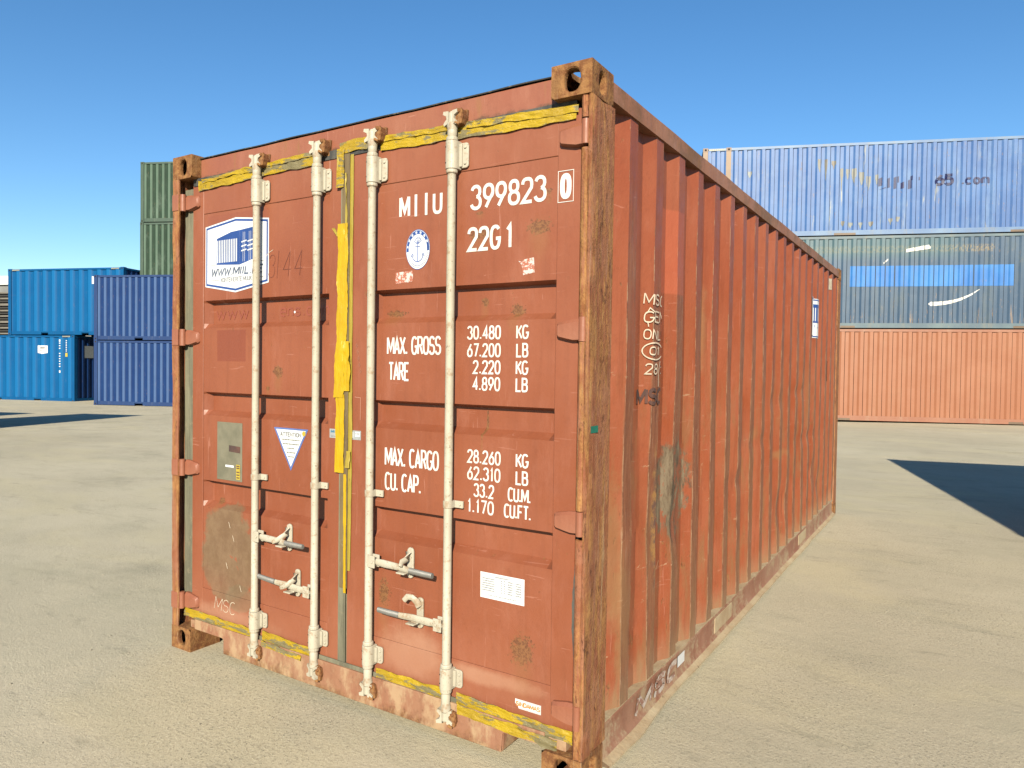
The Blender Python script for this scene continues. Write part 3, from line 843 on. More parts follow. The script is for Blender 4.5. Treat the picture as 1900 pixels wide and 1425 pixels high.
# left hinge lugs crossing the hollow post edge
mb = MB()
for z in (0,): mb.box(-.0015, .050, -.0045, .006, -.043, .043)
mb.tube((.036, .012, -.043), (.036, .012, .043), .013)
lug = mb.build('hinge_lug', M['hinge'], C0, bevel=.004); lug.location = (0, 0, HZ_L[0])
for z in HZ_L[1:]:
    c = lug.copy(); scene.collection.objects.link(c); c.parent = C0; c.location.z = z

# locking bars -----------------------------------------------------
BX = (.656, 1.070, 1.404, 1.826); BY = .013
def bar():
    mb = MB()
    mb.lathe(0, 0, [(.165, .018), (.20, .0195), (.205, .0172), (2.42, .0172), (2.425, .0195), (2.455, .0195), (2.46, .017), (2.50, .0165), (2.515, .010)], 20)
    mb.lathe(0, 0, [(.095, .008), (.105, .016), (.16, .0165), (.166, .0165)], 20)
    return mb
def bracket(zc, h, flip):
    mb = MB(); r = .0255
    # half sleeve
    n = 14; vs = []; zl = (zc - h, zc + h)
    for z in zl:
        for i in range(n + 1):
            a = pi + pi * i / n
            vs.append((r * 1.02 * cos(a), r * sin(a), z))
        vs += [(r + .001, .027, z), (-r, .027, z)]
    m = n + 3
    mb.add(vs, [(i, (i + 1) % m, m + (i + 1) % m, m + i) for i in range(m)] + [tuple(reversed(range(m))), tuple(range(m, 2 * m))])
    # flange with rounded outer corners
    c = .012; x1 = .064; z0 = zc - h + .006; z1 = zc + h - .006
    pts = [(r - .003, z0)] + [(x1 - c + c * cos(a), z0 + c + c * sin(a)) for a in [radians(q) for q in (-90, -60, -30, 0)]] + \
          [(x1 - c + c * cos(a), z1 - c + c * sin(a)) for a in [radians(q) for q in (0, 30, 60, 90)]] + [(r - .003, z1)]
    mb.prism(pts, .020, .0275)
    # curved fillet from sleeve to flange
    mb.prism([(r - .006, zc - h + .010), (r + .012, zc - h + .010), (r + .012, zc + h - .010), (r - .006, zc + h - .010)], .012, .0205)
    for zz in (zc - h + .024, zc + h - .024):
        mb.tube((.050, .0205, zz), (.050, .0145, zz), .0068, .0052, 10)
        mb.cur = 1
        mb.tube((-.0155, -.0195, zz), (-.0158, -.0222, zz), .0035, .0035, 8)
        mb.cur = 0
    # collars above and below
    mb.lathe(0, 0, [(zc + h + .001, .0235), (zc + h + .013, .0235), (zc + h + .017, .0205)], 18)
    mb.lathe(0, 0, [(zc - h - .017, .0205), (zc - h - .013, .0235), (zc - h - .001, .0235)], 18)
    return mb
def clamp():
    mb = MB(); r = .0205; n = 10; vs = []
    for z in (-.014, .014):
        for i in range(n + 1):
            a = pi + pi * i / n; vs.append((r * cos(a), r * sin(a), z))
        vs += [(r, .026, z), (-r, .026, z)]
    m = n + 3
    mb.add(vs, [(i, (i + 1) % m, m + (i + 1) % m, m + i) for i in range(m)] + [tuple(reversed(range(m))), tuple(range(m, 2 * m))])
    mb.box(-.034, -r + .002, .018, .027, -.014, .014); mb.box(r - .002, .058, .018, .027, -.014, .014)
    for xx in (-.027, .046): mb.tube((xx, .019, 0), (xx, .0125, 0), .0055, .004, 8)
    return mb
def cam_mesh():
    """forked cam head at the end of a bar, pointing +z from origin"""
    mb = MB()
    mb.lathe(0, 0, [(-.02, .0185), (.0, .022), (.012, .022), (.018, .017), (.05, .017), (.056, .012)], 14)
    for sx in (-1, 1):
        mb.prism([(sx * .010, .012), (sx * .030, .004), (sx * .033, .014), (sx * .018, .030), (sx * .020, .042), (sx * .036, .050), (sx * .034, .062), (sx * .010, .060)][::(1 if sx > 0 else -1)], -.016, .004)
    return mb
def keeper_mesh():
    mb = MB()
    mb.box(-.040, .048, .026, .040, -.006, .066)
    mb.prism([(.014, -.004), (.046, .004), (.052, .030), (.044, .060), (.016, .066)], -.006, .027)
    mb.prism([(-.038, .010), (-.022, .008), (-.020, .050), (-.036, .052)], .002, .027)
    mb.tube((.028, -.012, .048), (.040, .004, .062), .008, .006, 8)
    mb.tube((.022, -.014, .008), (.040, -.010, .000), .007, .005, 8)
    return mb
proto_b = None
bars = []
for i, bx in enumerate(BX):
    if i == 0:
        b = bar().build('locking_bar', M['cream'], C0, smooth=40); b.location = (bx, BY, 0)
        k1 = bracket(2.345, .055, 0).build('bar_bracket', [M['cream'], M['slit']], b, bevel=.0015, seg=1)
        k2 = bracket(.268, .042, 0).build('bar_bracket', [M['cream'], M['slit']], b, bevel=.0015, seg=1)
        k3 = clamp().build('bar_clamp', M['cream'], b, bevel=.001, seg=1); k3.location = (0, 0, .967)
        c1 = cam_mesh().build('cam', M['cream'], b, smooth=35); c1.location = (0, 0, 2.455)
        c2 = cam_mesh().build('cam', M['cream'], b, smooth=35); c2.location = (0, 0, .150); c2.rotation_euler = (0, pi, 0)
        q1 = keeper_mesh().build('cam_keeper', M['rust2'], b, bevel=.004); q1.location = (0, 0, 2.462)
        q2 = keeper_mesh().build('cam_keeper', M['rust2'], b, bevel=.004); q2.location = (0, 0, .082)
    else:
        b = copy_tree(bars[0], C0); b.location = (bx, BY, 0)
    bars.append(b)
    for ch in b.children:
        if ch.name.startswith('cam_keeper'): ch.rotation_euler = (R.uniform(-.05, .05), R.uniform(-.12, .12), 0)
        if ch.name.startswith('cam') and not ch.name.startswith('cam_k'): ch.rotation_euler.z = R.uniform(-.3, .3)

# handles
def handle(bi, dirn, z, xc, xe, ze, hook):
    b = bars[bi]; bx = BX[bi]; ex = xe - bx; zz = z
    # hub: clevis on the bar
    mb = MB()
    a, c = (.012, .052) if dirn > 0 else (-.052, -.012)
    mb.box(a, c, -.024, -.017, zz - .026, zz + .026); mb.box(a, c, .006, .013, zz - .026, zz + .026)
    xm = c if dirn > 0 else a
    mb.box(a, c, -.018, .007, zz - .024, zz - .014) if False else None
    mb.tube(((a + c) / 2 + dirn * .006, -.028, zz), ((a + c) / 2 + dirn * .006, .015, zz), .007, .007, 10)
    mb.box(min(a, c), max(a, c), -.017, .006, zz - .008, zz + .008)
    mb.build('handle_hub', M['cream'], b, bevel=.005)
    # lever
    mb = MB(); s_ = dirn
    h0 = abs(ex); z1 = ze
    path = [(s_ * .04, -.006, zz), (s_ * .09, -.006, zz - .002), (s_ * h0 * .50, -.012, zz + (z1 - zz) * .35), (s_ * h0 * .62, -.020, zz + (z1 - zz) * .5), (s_ * h0 * .68, -.024, zz + (z1 - zz) * .6)]
    mb.sweep(path, [.013, .0165, .0145, .013, .012], 10, .45)
    mb.cur = 1
    mb.sweep([(s_ * h0 * .67, -.024, zz + (z1 - zz) * .6), (s_ * h0 * .84, -.026, zz + (z1 - zz) * .8), (s_ * h0, -.026, z1)], [.0125, .0125, .0115], 10, .8)
    mb.build('handle', [M['cream'], M['galv']], b, smooth=40)
    # catch plate riveted to the door with a swinging hasp
    mb = MB(); xx = xc - bx; y1 = YD - BY + .001
    zt, zb = zz + .078, zz - .052
    pts = [(xx + .017 * cos(a), zt - .017 + .017 * sin(a)) for a in [radians(q) for q in range(0, 181, 30)]] + \
          [(xx + .017 * cos(a), zb + .017 + .017 * sin(a)) for a in [radians(q) for q in range(180, 361, 30)]]
    mb.prism(pts[::1] if True else pts, y1 - .010, y1)
    mb.box(xx - .017, xx + .017, -.012, y1 - .008, zz - .022, zz - .014)
    mb.box(xx - .030, xx + .014, -.034, .000, zz - .024, zz - .017)
    for q in (zt - .018, zb + .016): mb.tube((xx, y1 - .010, q), (xx, y1 - .016, q), .007, .005, 10)
    mb.build('handle_catch', M['cream'], b, bevel=.003)
    mb = MB()
    if hook == 'up':
        p = [(xx + .002, y1 - .022, zt - .016), (xx + .002, y1 - .030, zt - .045), (xx - .004, -.018, zz + .022), (xx - .020, -.032, zz + .008), (xx - .045, -.036, zz - .004)]
        rr = [.014, .014, .013, .011, .009]
    elif hook == 'straight':
        p = [(xx, y1 - .022, zt - .016), (xx, y1 - .034, zt - .045), (xx - .004, -.026, zz + .026), (xx - .002, -.036, zz + .010)]
        rr = [.015, .015, .014, .012]
    else:   # hasp flipped open
        p = [(xx + .004, y1 - .018, zt - .034), (xx - .002, y1 - .026, zt - .014), (xx - .022, y1 - .032, zt + .002), (xx - .044, y1 - .036, zt + .002), (xx - .060, y1 - .040, zt - .016)]
        rr = [.015, .014, .013, .013, .011]
    mb.sweep(p, rr, 10, .55)
    mb.build('handle_hasp', M['cream'], b, smooth=45)
handle(0, 1, .684, .872, 1.022, .684, 'up')
handle(1, -1, .478, .930, .716, .500, 'up')
handle(2, 1, .680, 1.614, 1.772, .676, 'straight')
handle(3, -1, .480, 1.668, 1.483, .486, 'open')

# yellow tape --------------------------------------------------------
def tape_strip(name, path, w, mat, amp=.004, seed=0, y=.036, edge=.006, parent=C0, vert=False, jag=14, label=None, gaps=()):
    mb = MB(); P = []
    for (a, b) in zip(path, path[1:]):
        a = Vector(a); b = Vector(b); k = max(1, int((b - a).length / .012))
        P += [a.lerp(b, i / k) for i in range(k)]
    P.append(Vector(path[-1])); nw = 7; rows = []
    for i, p in enumerate(P):
        s0 = i * .012
        wl = w / 2 + edge * mnoise.noise(Vector((s0 * jag, seed, 1))) + edge * .8 * mnoise.noise(Vector((s0 * 4, seed, 1)))
        wr = w / 2 + edge * mnoise.noise(Vector((s0 * jag, seed, 9))) + edge * .8 * mnoise.noise(Vector((s0 * 4, seed, 9)))
        row = []
        for j in range(nw):
            t = -wl + (wl + wr) * j / (nw - 1)
            x, z = (p.x + t, p.y) if vert else (p.x, p.y + t)
            amp_ = amp * .7
            yy = y - abs(amp_ * mnoise.noise(Vector((x * 13, z * (60 if not vert else 9), seed)))) - amp * .6 * abs(mnoise.noise(Vector((x * 40, z * 40, seed))))
            if vert: yy -= amp * .8 * abs(mnoise.noise(Vector((x * 90, z * 6, seed + 3))))
            row.append((x, yy, z))
        rows.append(row)
    vs = [q for r in rows for q in r]
    fs = []
    for i in range(len(rows) - 1):
        if any(a <= (rows[i][3][2] if vert else rows[i][3][0]) <= b for a, b in gaps): continue
        for j in range(nw - 1):
            f = (i * nw + j, i * nw + j + 1, (i + 1) * nw + j + 1, (i + 1) * nw + j)
            fs.append(f if vert else f[::-1])
    mb.add(vs, fs)
    o = mb.build(name, mat, parent, smooth=50)
    return o
T1 = M['tape']
tape_strip('adhesive_tape', [(.165, 2.432), (.60, 2.446), (1.05, 2.452)], .055, T1, .008, 1, .0385, .008)
tape_strip('adhesive_tape', [(.20, 2.452), (.62, 2.468), (1.02, 2.474)], .022, T1, .010, 12, .0345, .010, gaps=((.66, .70),))
tape_strip('adhesive_tape', [(1.19, 2.470), (1.30, 2.480), (1.40, 2.466)], .052, T1, .012, 2, .0365, .010)
tape_strip('adhesive_tape', [(1.43, 2.456), (1.80, 2.444), (2.05, 2.436), (2.36, 2.432)], .056, T1, .008, 3, .0385, .008)
tape_strip('adhesive_tape', [(1.45, 2.474), (1.78, 2.466)], .022, T1, .010, 17, .0345, .008)
tape_strip('adhesive_tape', [(1.88, 2.462), (2.10, 2.452), (2.37, 2.440)], .026, T1, .010, 21, .0345, .008)
tape_strip('adhesive_tape', [(.062, .190), (.30, .190), (.625, .186)], .045, T1, .008, 4, .0335, .007)
tape_strip('adhesive_tape', [(.69, .196), (.95, .184), (1.035, .180)], .050, T1, .009, 5, .0325, .010)
tape_strip('adhesive_tape', [(.70, .166), (.98, .152)], .026, T1, .010, 25, .0185, .009)
tape_strip('adhesive_tape', [(1.435, .190), (1.62, .190), (1.79, .192)], .042, T1, .008, 6, .0325, .007)
tape_strip('adhesive_tape', [(1.865, .190), (2.10, .180), (2.385, .176)], .050, T1, .009, 7, .0325, .008)
tape_strip('adhesive_tape', [(1.88, .158), (2.08, .148), (2.33, .140)], .040, T1, .010, 8, .0180, .010)
tape_strip('adhesive_tape', [(1.258, 2.44), (1.256, 1.9), (1.260, 1.04), (1.254, .60)], .022, M['tape_dull'], .002, 9, .0408, .002, vert=True)
tape_strip('adhesive_tape', [(1.252, 1.40), (1.254, 1.19)], .040, M['tape_dull'], .002, 19, .0402, .003, vert=True)
tape_strip('adhesive_tape', [(1.216, 2.14), (1.216, 1.80), (1.212, 1.62), (1.200, 1.42), (1.199, 1.37)], .062, M['tape_bright'], .010, 10, .0325, .008, vert=True, jag=11)
tape_strip('adhesive_tape', [(1.200, 2.47), (1.200, 2.36), (1.196, 2.30)], .050, M['tape'], .010, 31, .0320, .010, vert=True)
tape_strip('adhesive_tape', [(1.232, 2.36), (1.236, 2.12)], .012, M['tape_dull'], .006, 32, .0330, .006, vert=True)
tape_strip('adhesive_tape', [(1.240, 1.62), (1.246, 1.50), (1.248, 1.40)], .040, M['tape_bright'], .012, 14, .0315, .006, vert=True, jag=12)
tape_strip('adhesive_tape', [(1.204, 1.385), (1.204, 1.20), (1.204, 1.035)], .054, M['tape_bright'], .007, 11, .0325, .005, vert=True, jag=8)
tape_strip('adhesive_tape', [(1.236, 1.03), (1.238, .80), (1.240, .50)], .016, M['tape_bright'], .004, 13, .0335, .003, vert=True)
tape_strip('adhesive_tape', [(1.258, 1.135), (1.252, 1.06)], .026, M['tape_dull'], .012, 15, .0365, .005, vert=True)
tape_strip('adhesive_tape', [(1.192, 2.44), (1.196, 2.33)], .026, M['tape_dull'], .010, 16, .036, .006, vert=True)
tape_strip('adhesive_tape', [(1.155, 2.125), (1.19, 2.085)], .022, M['tape_dull'], .012, 18, .034, .004, vert=True)

# lettering ----------------------------------------------------------
SW = .0134
WH = M['white']
mb = MB(); text(mb, 'M', 1.526, 2.134, 1.586, 2.226, .0135, mp_door)
for xx in (1.617, 1.672): ribbon(mb, [(xx, 2.134), (xx, 2.224)], .0135, mp_door)
text(mb, 'U', 1.704, 2.132, 1.757, 2.222, SW, mp_door)
tag(mb.build('lettering', WH, dr), None, kind=None)
word('lettering', WH, dr, '399823', 1.893, 2.128, 2.238, 2.227, SW, mp_door, gap=.40)
mb = MB(); text(mb, '22G', 1.880, 1.967, 2.038, 2.063, SW, mp_door, gap=.38); text(mb, '1', 2.050, 1.965, 2.102, 2.063, SW, mp_door); mb.build('lettering', WH, dr)
mb = MB(); text(mb, '0', 2.294, 2.126, 2.341, 2.219, .0190, mp_door)
ribbon(mb, [(2.2865, 2.116), (2.3490, 2.116), (2.3490, 2.228), (2.2865, 2.228), (2.2865, 2.116)], .0024, mp_door); mb.build('lettering', WH, dr)
word('lettering', WH, dr, 'MAX. GROSS', 1.465, 1.561, 1.758, 1.639, .0092, mp_door, gap=.24)
word('lettering', WH, dr, 'TARE', 1.473, 1.451, 1.591, 1.531, .0092, mp_door, gap=.20)
for zc, a, b in ((1.650, '30.480', 'KG'), (1.581, '67.200', 'LB'), (1.515, '2.220', 'KG'), (1.450, '4.890', 'LB')):
    x0 = 1.885 if len(a) == 6 else 1.914
    word('lettering', WH, dr, a, x0, zc - .0285, 2.044, zc + .0265, .0073, mp_door, gap=.42)
    word('lettering', WH, dr, b, 2.111, zc - .0285, 2.169, zc + .0265, .0073, mp_door, gap=.24)
word('lettering', WH, dr, 'MAX. CARGO', 1.459, 1.087, 1.751, 1.169, .0092, mp_door, gap=.24)
word('lettering', WH, dr, 'CU. CAP.', 1.460, .983, 1.661, 1.061, .0092, mp_door, gap=.24)
for zc, a, x0, x1, b, x2, x3 in ((1.163, '28.260', 1.892, 2.051, 'KG', 2.117, 2.176), (1.097, '62.310', 1.892, 2.051, 'LB', 2.117, 2.176),
                                 (1.031, '33.2', 1.925, 2.023, 'CU.M.', 2.085, 2.189), (.967, '1.170', 1.895, 2.023, 'CU.FT.', 2.069, 2.191)):
    word('lettering', WH, dr, a, x0, zc - .0285, x1, zc + .0265, .0073, mp_door, gap=.42)
    word('lettering', WH, dr, b, x2, zc - .0285, x3, zc + .0265, .0073, mp_door, gap=.24)
# emblem
mb = MB(); ex, ez, rx, rz = 1.629, 1.997, .064, .083
def el(k, a): return (ex + rx * k * cos(a), ez + rz * k * sin(a))
def disc(k, eps, n=40): poly(mb, [el(k, 2 * pi * i / n) for i in range(n)], mp_door, eps)
mb.cur = 1; disc(1.0, .0012)
mb.cur = 0; disc(.97, .0014)
mb.cur = 1
def ringarc(k0, k1, a0, a1, eps=.0017, n=6):
    A = [radians(a0 + (a1 - a0) * i / n) for i in range(n + 1)]
    mb.add([mp_door(*el(k0, a), eps) for a in A] + [mp_door(*el(k1, a), eps) for a in A], [(i, i + 1, n + 2 + i, n + 1 + i) for i in range(n)])
a = -4
ringarc(.76, .945, -6, 186, .0017, 40)
ringarc(.80, .825, 186, 354, .0017, 30)
mb.cur = 0
for q in range(22, 170, 24): ringarc(.80, .90, q, q + 9, .0020, 2)
mb.cur = 2
for q in range(196, 350, 7): ringarc(.87, .92, q, q + 4, .0020, 1)
mb.cur = 1
for q in (6, 174): ringarc(.82, .88, q - 2, q + 2, .0021, 1)
mb.cur = 3
ribbon(mb, [(ex, ez + .022), (ex, ez - .050)], .004, mp_door, base=.0021)
ribbon(mb, [(ex - .014, ez + .012), (ex + .014, ez + .012)], .0028, mp_door, base=.0021)
ribbon(mb, arc(ex, ez - .018, .030, .032, 190, 350, 12, 2), .0036, mp_door, base=.0021)
for sx in (-1, 1): ribbon(mb, [(ex + sx * .036, ez - .030), (ex + sx * .029, ez - .016), (ex + sx * .021, ez - .028)], .003, mp_door, base=.0021)
for k in range(7):
    t = radians(25 + 130 * k / 6); ribbon(mb, [(ex, ez + .022), (ex + .026 * cos(t), ez + .022 + .032 * sin(t))], .0018, mp_door, base=.0021)
ribbon(mb, arc(ex, ez + .036, .017, .012, 0, 360, 12, 2), .0016, mp_door, base=.0021)
mb.build('round_emblem', [M['sticker_white'], M['blue_ink'], M['grey_text'], M['tri_blue']], dr)
# small stickers on the right door
mb = MB(); poly(mb, [(2.118, 1.917), (2.132, 1.913), (2.146, 1.921), (2.186, 1.926), (2.190, 1.870), (2.140, 1.862), (2.133, 1.900)], mp_door)
mb.build('torn_sticker', M['torn'], dr)
mb = MB(); poly(mb, [(1.510, 1.908), (1.603, 1.911), (1.604, 1.866), (1.510, 1.860)], mp_door); mb.build('torn_sticker', M['torn'], dr)
mb = MB(); poly(mb, [(1.963, .612), (2.165, .612), (2.165, .713), (1.963, .713)], mp_door)
mb.cur = 1
ribbon(mb, [(1.969, .618), (2.159, .618), (2.159, .707), (1.969, .707), (1.969, .618)], .0012, mp_door)
for i in range(14):
    ribbon(mb, [(2.032 + i * .0045, .7005), (2.0350 + i * .0045, .7005)], .005, mp_door)
for r_ in range(6):
    z = .690 - r_ * .0092
    for xa, xb in ((1.973, 2.030), (2.060, 2.066), (2.073, 2.078), (2.090, 2.112), (2.126, 2.152)):
        x = xa
        while x < xb:
            dx = R.uniform(.003, .006); ribbon(mb, [(x, z), (min(xb, x + dx), z)], .0046, mp_door); x += dx + .0016
x = 2.00
while x < 2.125: ribbon(mb, [(x, .626), (x + .005, .626)], .0034, mp_door); x += .0072
mb.build('data_plate', [M['sticker_white'], M['grey_text']], dr)
mb = MB(); poly(mb, [(2.150, .219), (2.246, .219), (2.246, .254), (2.133, .254), (2.133, .236), (2.142, .233)], mp_door)
mb.cur = 1; text(mb, 'SINDAMAS', 2.136, .2275, 2.243, .2465, .0042, mp_door, gap=.22)
ribbon(mb, [(2.152, .222), (2.2435, .222), (2.2435, .2515), (2.1355, .2515)], .001, mp_door)
mb.build('maker_sticker', [M['sticker_white'], M['orange_ink']], dr)
# badge split across both doors
mb = MB(); poly(mb, [(1.128, 1.186), (1.203, 1.186), (1.203, 1.227), (1.128, 1.227)], mp_door)
mb.cur = 1; text(mb, 'MIIL', 1.136, 1.208, 1.180, 1.222, .0035, mp_door); 
mb.cur = 2
for i in range(8): ribbon(mb, [(1.136 + i * .007, 1.194), (1.141 + i * .007, 1.194)], .005, mp_door)
mb.build('badge', [M['badge'], M['badge_blue'], M['grey_text']], dl)
mb = MB(); poly(mb, [(1.244, 1.186), (1.321, 1.186), (1.321, 1.227), (1.244, 1.227)], mp_door)
mb.cur = 1; poly(mb, [(1.252, 1.194), (1.276, 1.194), (1.276, 1.221), (1.252, 1.221)], mp_door, .0016); poly(mb, [(1.286, 1.200), (1.314, 1.200), (1.314, 1.222), (1.286, 1.222)], mp_door, .0016)
mb.cur = 2
for (xa, z) in ((1.256, 1.214), (1.256, 1.206), (1.256, 1.199)): ribbon(mb, [(xa, z), (xa + .016, z)], .0035, mp_door, base=.002)
for k in range(3): ribbon(mb, [(1.290 + k * .008, 1.213), (1.294 + k * .008, 1.213)], .008, mp_door, base=.002)
mb.build('badge', [M['badge'], M['sticker_white'], M['grey_text']], dr)
# faint chalk squiggles
for k in range(5):
    mb = MB()
    x = 1.285 + .006 * k; z = 1.60 - k * .028
    ribbon(mb, [(x, z), (x + .008, z + .012), (x + .004, z - .008), (x + .014, z + .004)], .0016, mp_door)
    mb.build('chalk_mark', M['chalk_dim'], dr)
mb = MB()
ribbon(mb, [(1.284, 1.375), (1.318, 1.372), (1.318, 1.275)], .003, mp_door)
mb.build('chalk_mark', M['chalk_dim'], dr)
mb = MB()
text(mb, '3', .700, 1.93, .745, 2.04, .0022, mp_door, slant=.1); ribbon(mb, [(.775, 2.055), (.762, 1.925)], .0022, mp_door)
text(mb, '44', .800, 1.93, .935, 2.050, .0022, mp_door, slant=.12, gap=.5)
mb.build('scratched_number', M['dark_ink'], dl)
mb = MB()
ribbon(mb, [(.655, 2.00), (.70, 2.05), (.735, 2.063)], .0022, mp_door)
mb.build('chalk_mark', M['chalk'], dl); mb = MB()
text(mb, 'MSC', .300, .245, .470, .310, .0028, mp_door, slant=.1, jit=.1)
mb.build('chalk_mark', M['chalk'], dl)
for (xa, za) in ((.41, .71), (.44, .645), (.39, .50), (.50, .40)): stroke('chalk_mark', M['chalk'], dl, [(xa, za), (xa + .012, za - .03)], .003, mp_door)
# ghost lettering in the upper recess
word('ghost_lettering', M['ghost'], dl, 'www.l', .245, 1.742, .575, 1.806, .0085, mp_door, gap=.30); word('ghost_lettering', M['ghost'], dl, 'ens', .735, 1.744, .885, 1.806, .0085, mp_door, gap=.30); word('ghost_lettering', M['ghost'], dl, '.com', .895, 1.744, 1.075, 1.806, .0085, mp_door, gap=.30)
mb = MB(); mb.lathe(0, 0, [(0, .006), (.001, .006)], 10); 
o = mb.build('white_spot', M['sticker_white'], dl); o.location = (.840, panel_y(.84, 1.765) - .0005, 1.765); o.rotation_euler = (pi / 2, 0, 0)
# big company sticker
mb = MB()
hexo = [(.212, 1.909), (.455, 1.872), (.704, 1.909), (.704, 2.219), (.455, 2.246), (.212, 2.216)]
def inset(P, d):
    cx = sum(p[0] for p in P) / len(P); cz = sum(p[1] for p in P) / len(P)
    return [(cx + (x - cx) * (1 - d / .246), cz + (z - cz) * (1 - d / .17)) for x, z in P]
poly(mb, hexo, mp_door, .0016); mb.cur = 1; poly(mb, inset(hexo, .007), mp_door, .0019); mb.cur = 0; poly(mb, inset(hexo, .017), mp_door, .0022)
def mps(u, v, e): return mp_door(u, v, e + .0010)
mb.cur = 1
# container drawing
poly(mb, [(.305, 2.018), (.485, 2.008), (.485, 2.180), (.42, 2.176), (.305, 2.150)], mps, .0016)
poly(mb, [(.4855, 2.008), (.640, 2.040), (.640, 2.190), (.4855, 2.180)], mps, .0016)
mb.cur = 0
for k in range(12):
    x = .314 + k * .0136; ribbon(mb, [(x, 2.026), (x, 2.140)], .0068, mps, base=.0021)
for x in (.513, .526, .560, .573, .606, .620): ribbon(mb, [(x, 2.022), (x, 2.168)], .0022, mps, base=.0021)
for x in (.520, .568, .614):
    for z in (2.122, 2.100, 2.078): ribbon(mb, [(x - .020, z - .003), (x + .020, z + .003)], .0062, mps, base=.0024)
mb.cur = 2
ribbon(mb, [(.256, 2.016), (.305, 2.018)], .0022, mps); ribbon(mb, [(.640, 2.018), (.670, 2.016)], .0022, mps)
mb.cur = 3
text(mb, 'WWW.MIIL.EE', .258, 1.958, .662, 2.002, .0085, mps, gap=.24, slant=.25)
mb.cur = 2
text(mb, 'KONTEINERITE MUUK', .340, 1.926, .582, 1.950, .0038, mps, gap=.22)
for x in (.543, .557):
    for q in (0, .005): ribbon(mb, [(x + q, 1.953), (x + q, 1.956)], .0025, mps)
ribbon(mb, [(.256, 1.939), (.325, 1.939)], .0024, mps); ribbon(mb, [(.598, 1.939), (.668, 1.939)], .0024, mps)
mb.build('company_sticker', [M['sticker_white'], M['blue_ink'], M['grey_text'], M['grey_ink']], dl)
# old plate patch
mb = MB(); mb.box(.316, .513, YD + .0005, YD + .004, .922, 1.217); mb.cur = 1
poly(mb, [(.385, .990), (.452, .990), (.452, 1.001), (.385, 1.001)], lambda u, v, e: (u, YD - e, v), .0008)
mb.cur = 2; poly(mb, [(.470, .933), (.500, .933), (.500, 1.008), (.470, 1.008)], lambda u, v, e: (u, YD - e, v), .0008)
mb.cur = 3
for z in (.942, .956, .970, .990, 1.000): ribbon(mb, [(.474, z), (.496, z)], .006, lambda u, v, e: (u, YD - e, v))
poly(mb, [(.412, 1.070), (.500, 1.066), (.500, 1.098), (.412, 1.102)], lambda u, v, e: (u, YD - e, v), .0004)
mb.build('approval_plate', [M['plate_grey'], M['sticker_white'], M['yellow_dot'], M['black_ink']], dl, bevel=.0008, seg=1)
# attention triangle
mb = MB(); poly(mb, [(.749, 1.213), (.869, 1.011), (.986, 1.213)], mp_door, .0012); mb.cur = 1; poly(mb, [(.765, 1.205), (.869, 1.030), (.970, 1.205)], mp_door, .0016)
mb.cur = 2; text(mb, 'ATTENTION', .795, 1.172, .940, 1.194, .0048, lambda u, v, e: mp_door(u, v, e + .0006), gap=.24)
mb.cur = 3
for z, xa, xb in ((1.158, .806, .930), (1.138, .815, .925), (1.118, .846, .892), (1.098, .842, .900), (1.078, .848, .890)):
    x = xa
    while x < xb: dx = R.uniform(.005, .009); ribbon(mb, [(x, z), (min(xb, x + dx), z)], .0058, lambda u, v, e: mp_door(u, v, e + .0006)); x += dx + .003
mb.cur = 4; poly(mb, [(.958 + .012 * cos(t), 1.192 + .012 * sin(t)) for t in [2 * pi * k / 12 for k in range(12)]], mp_door, .0022)
mb.build('warning_triangle', [M['tri_blue'], M['sticker_white'], M['grey_text'], M['plate_grey'], M['yellow_dot']], dl)

# side wall ----------------------------------------------------------
PER, E0, DEP = .2855, .441, .036
XO = W - .008
DENTS = [(1.70, 1.2, .05, .35, .014), (2.8, 1.9, .05, .2, .012), (2.25, 1.45, .05, .15, .014), (3.1, 1.3, .2, .06, .014), (3.9, 1.35, .3, .05, .012), (4.6, .6, .12, .12, .022), (.98, .80, .06, .10, .010), (1.43, 1.70, .07, .30, .020), (1.0, .80, .10, .14, .016), (.66, .80, .07, .22, .014), (2.1, .85, .25, .05, .012), (3.35, .50, .18, .14, .030), (2.55, 1.05, .4, .05, .010), (4.3, .95, .5, .06, .012), (1.90, 1.5, .04, .10, .012), (5.0, .45, .15, .10, .02), (.33, .75, .05, .25, .010)]
def corr(y):
    t = (y - E0) % PER
    if t < .068: return t / .068
    if t < .138: return 1.0
    if t < .206: return 1 - (t - .138) / .068
    return 0.0
def side_x(y, z):
    c = corr(y); ramp = min(1, max(0, (2.50 - z) / .03))
    d = DEP * c
    for (cy, cz, ry, rz, a) in DENTS: d += a * math.exp(-((y - cy) / ry) ** 2 - ((z - cz) / rz) ** 2) * (1 if c < .6 else .3)
    low = max(0, min(1, (1.9 - z) / 1.0))
    d += (.004 + .006 * low) * (mnoise.noise(Vector((y * 2.5, z * 2.2, 7))) * .8 + .2) * (1 if c < .9 else .5)
    d += .0022 * low * mnoise.noise(Vector((y * 16, z * 9, 17)))
    return XO - max(-.004, d)
ys_ = []
k = -1
while E0 + k * PER < 5.9:
    e = E0 + k * PER
    for t in (0, .012, .034, .068, .103, .138, .160, .183, .197, .206, .215, .228, .2425, .263, .276): ys_.append(e + t)
    k += 1
ys_ = [y for y in ys_ if .190 < y < 5.885]; ys_ = [.186] + ys_ + [5.888]
zs_ = [.170 + (2.500 - .170) * i / 110 for i in range(111)]
mb = MB()
vs = []; wr = []; ed_ = []
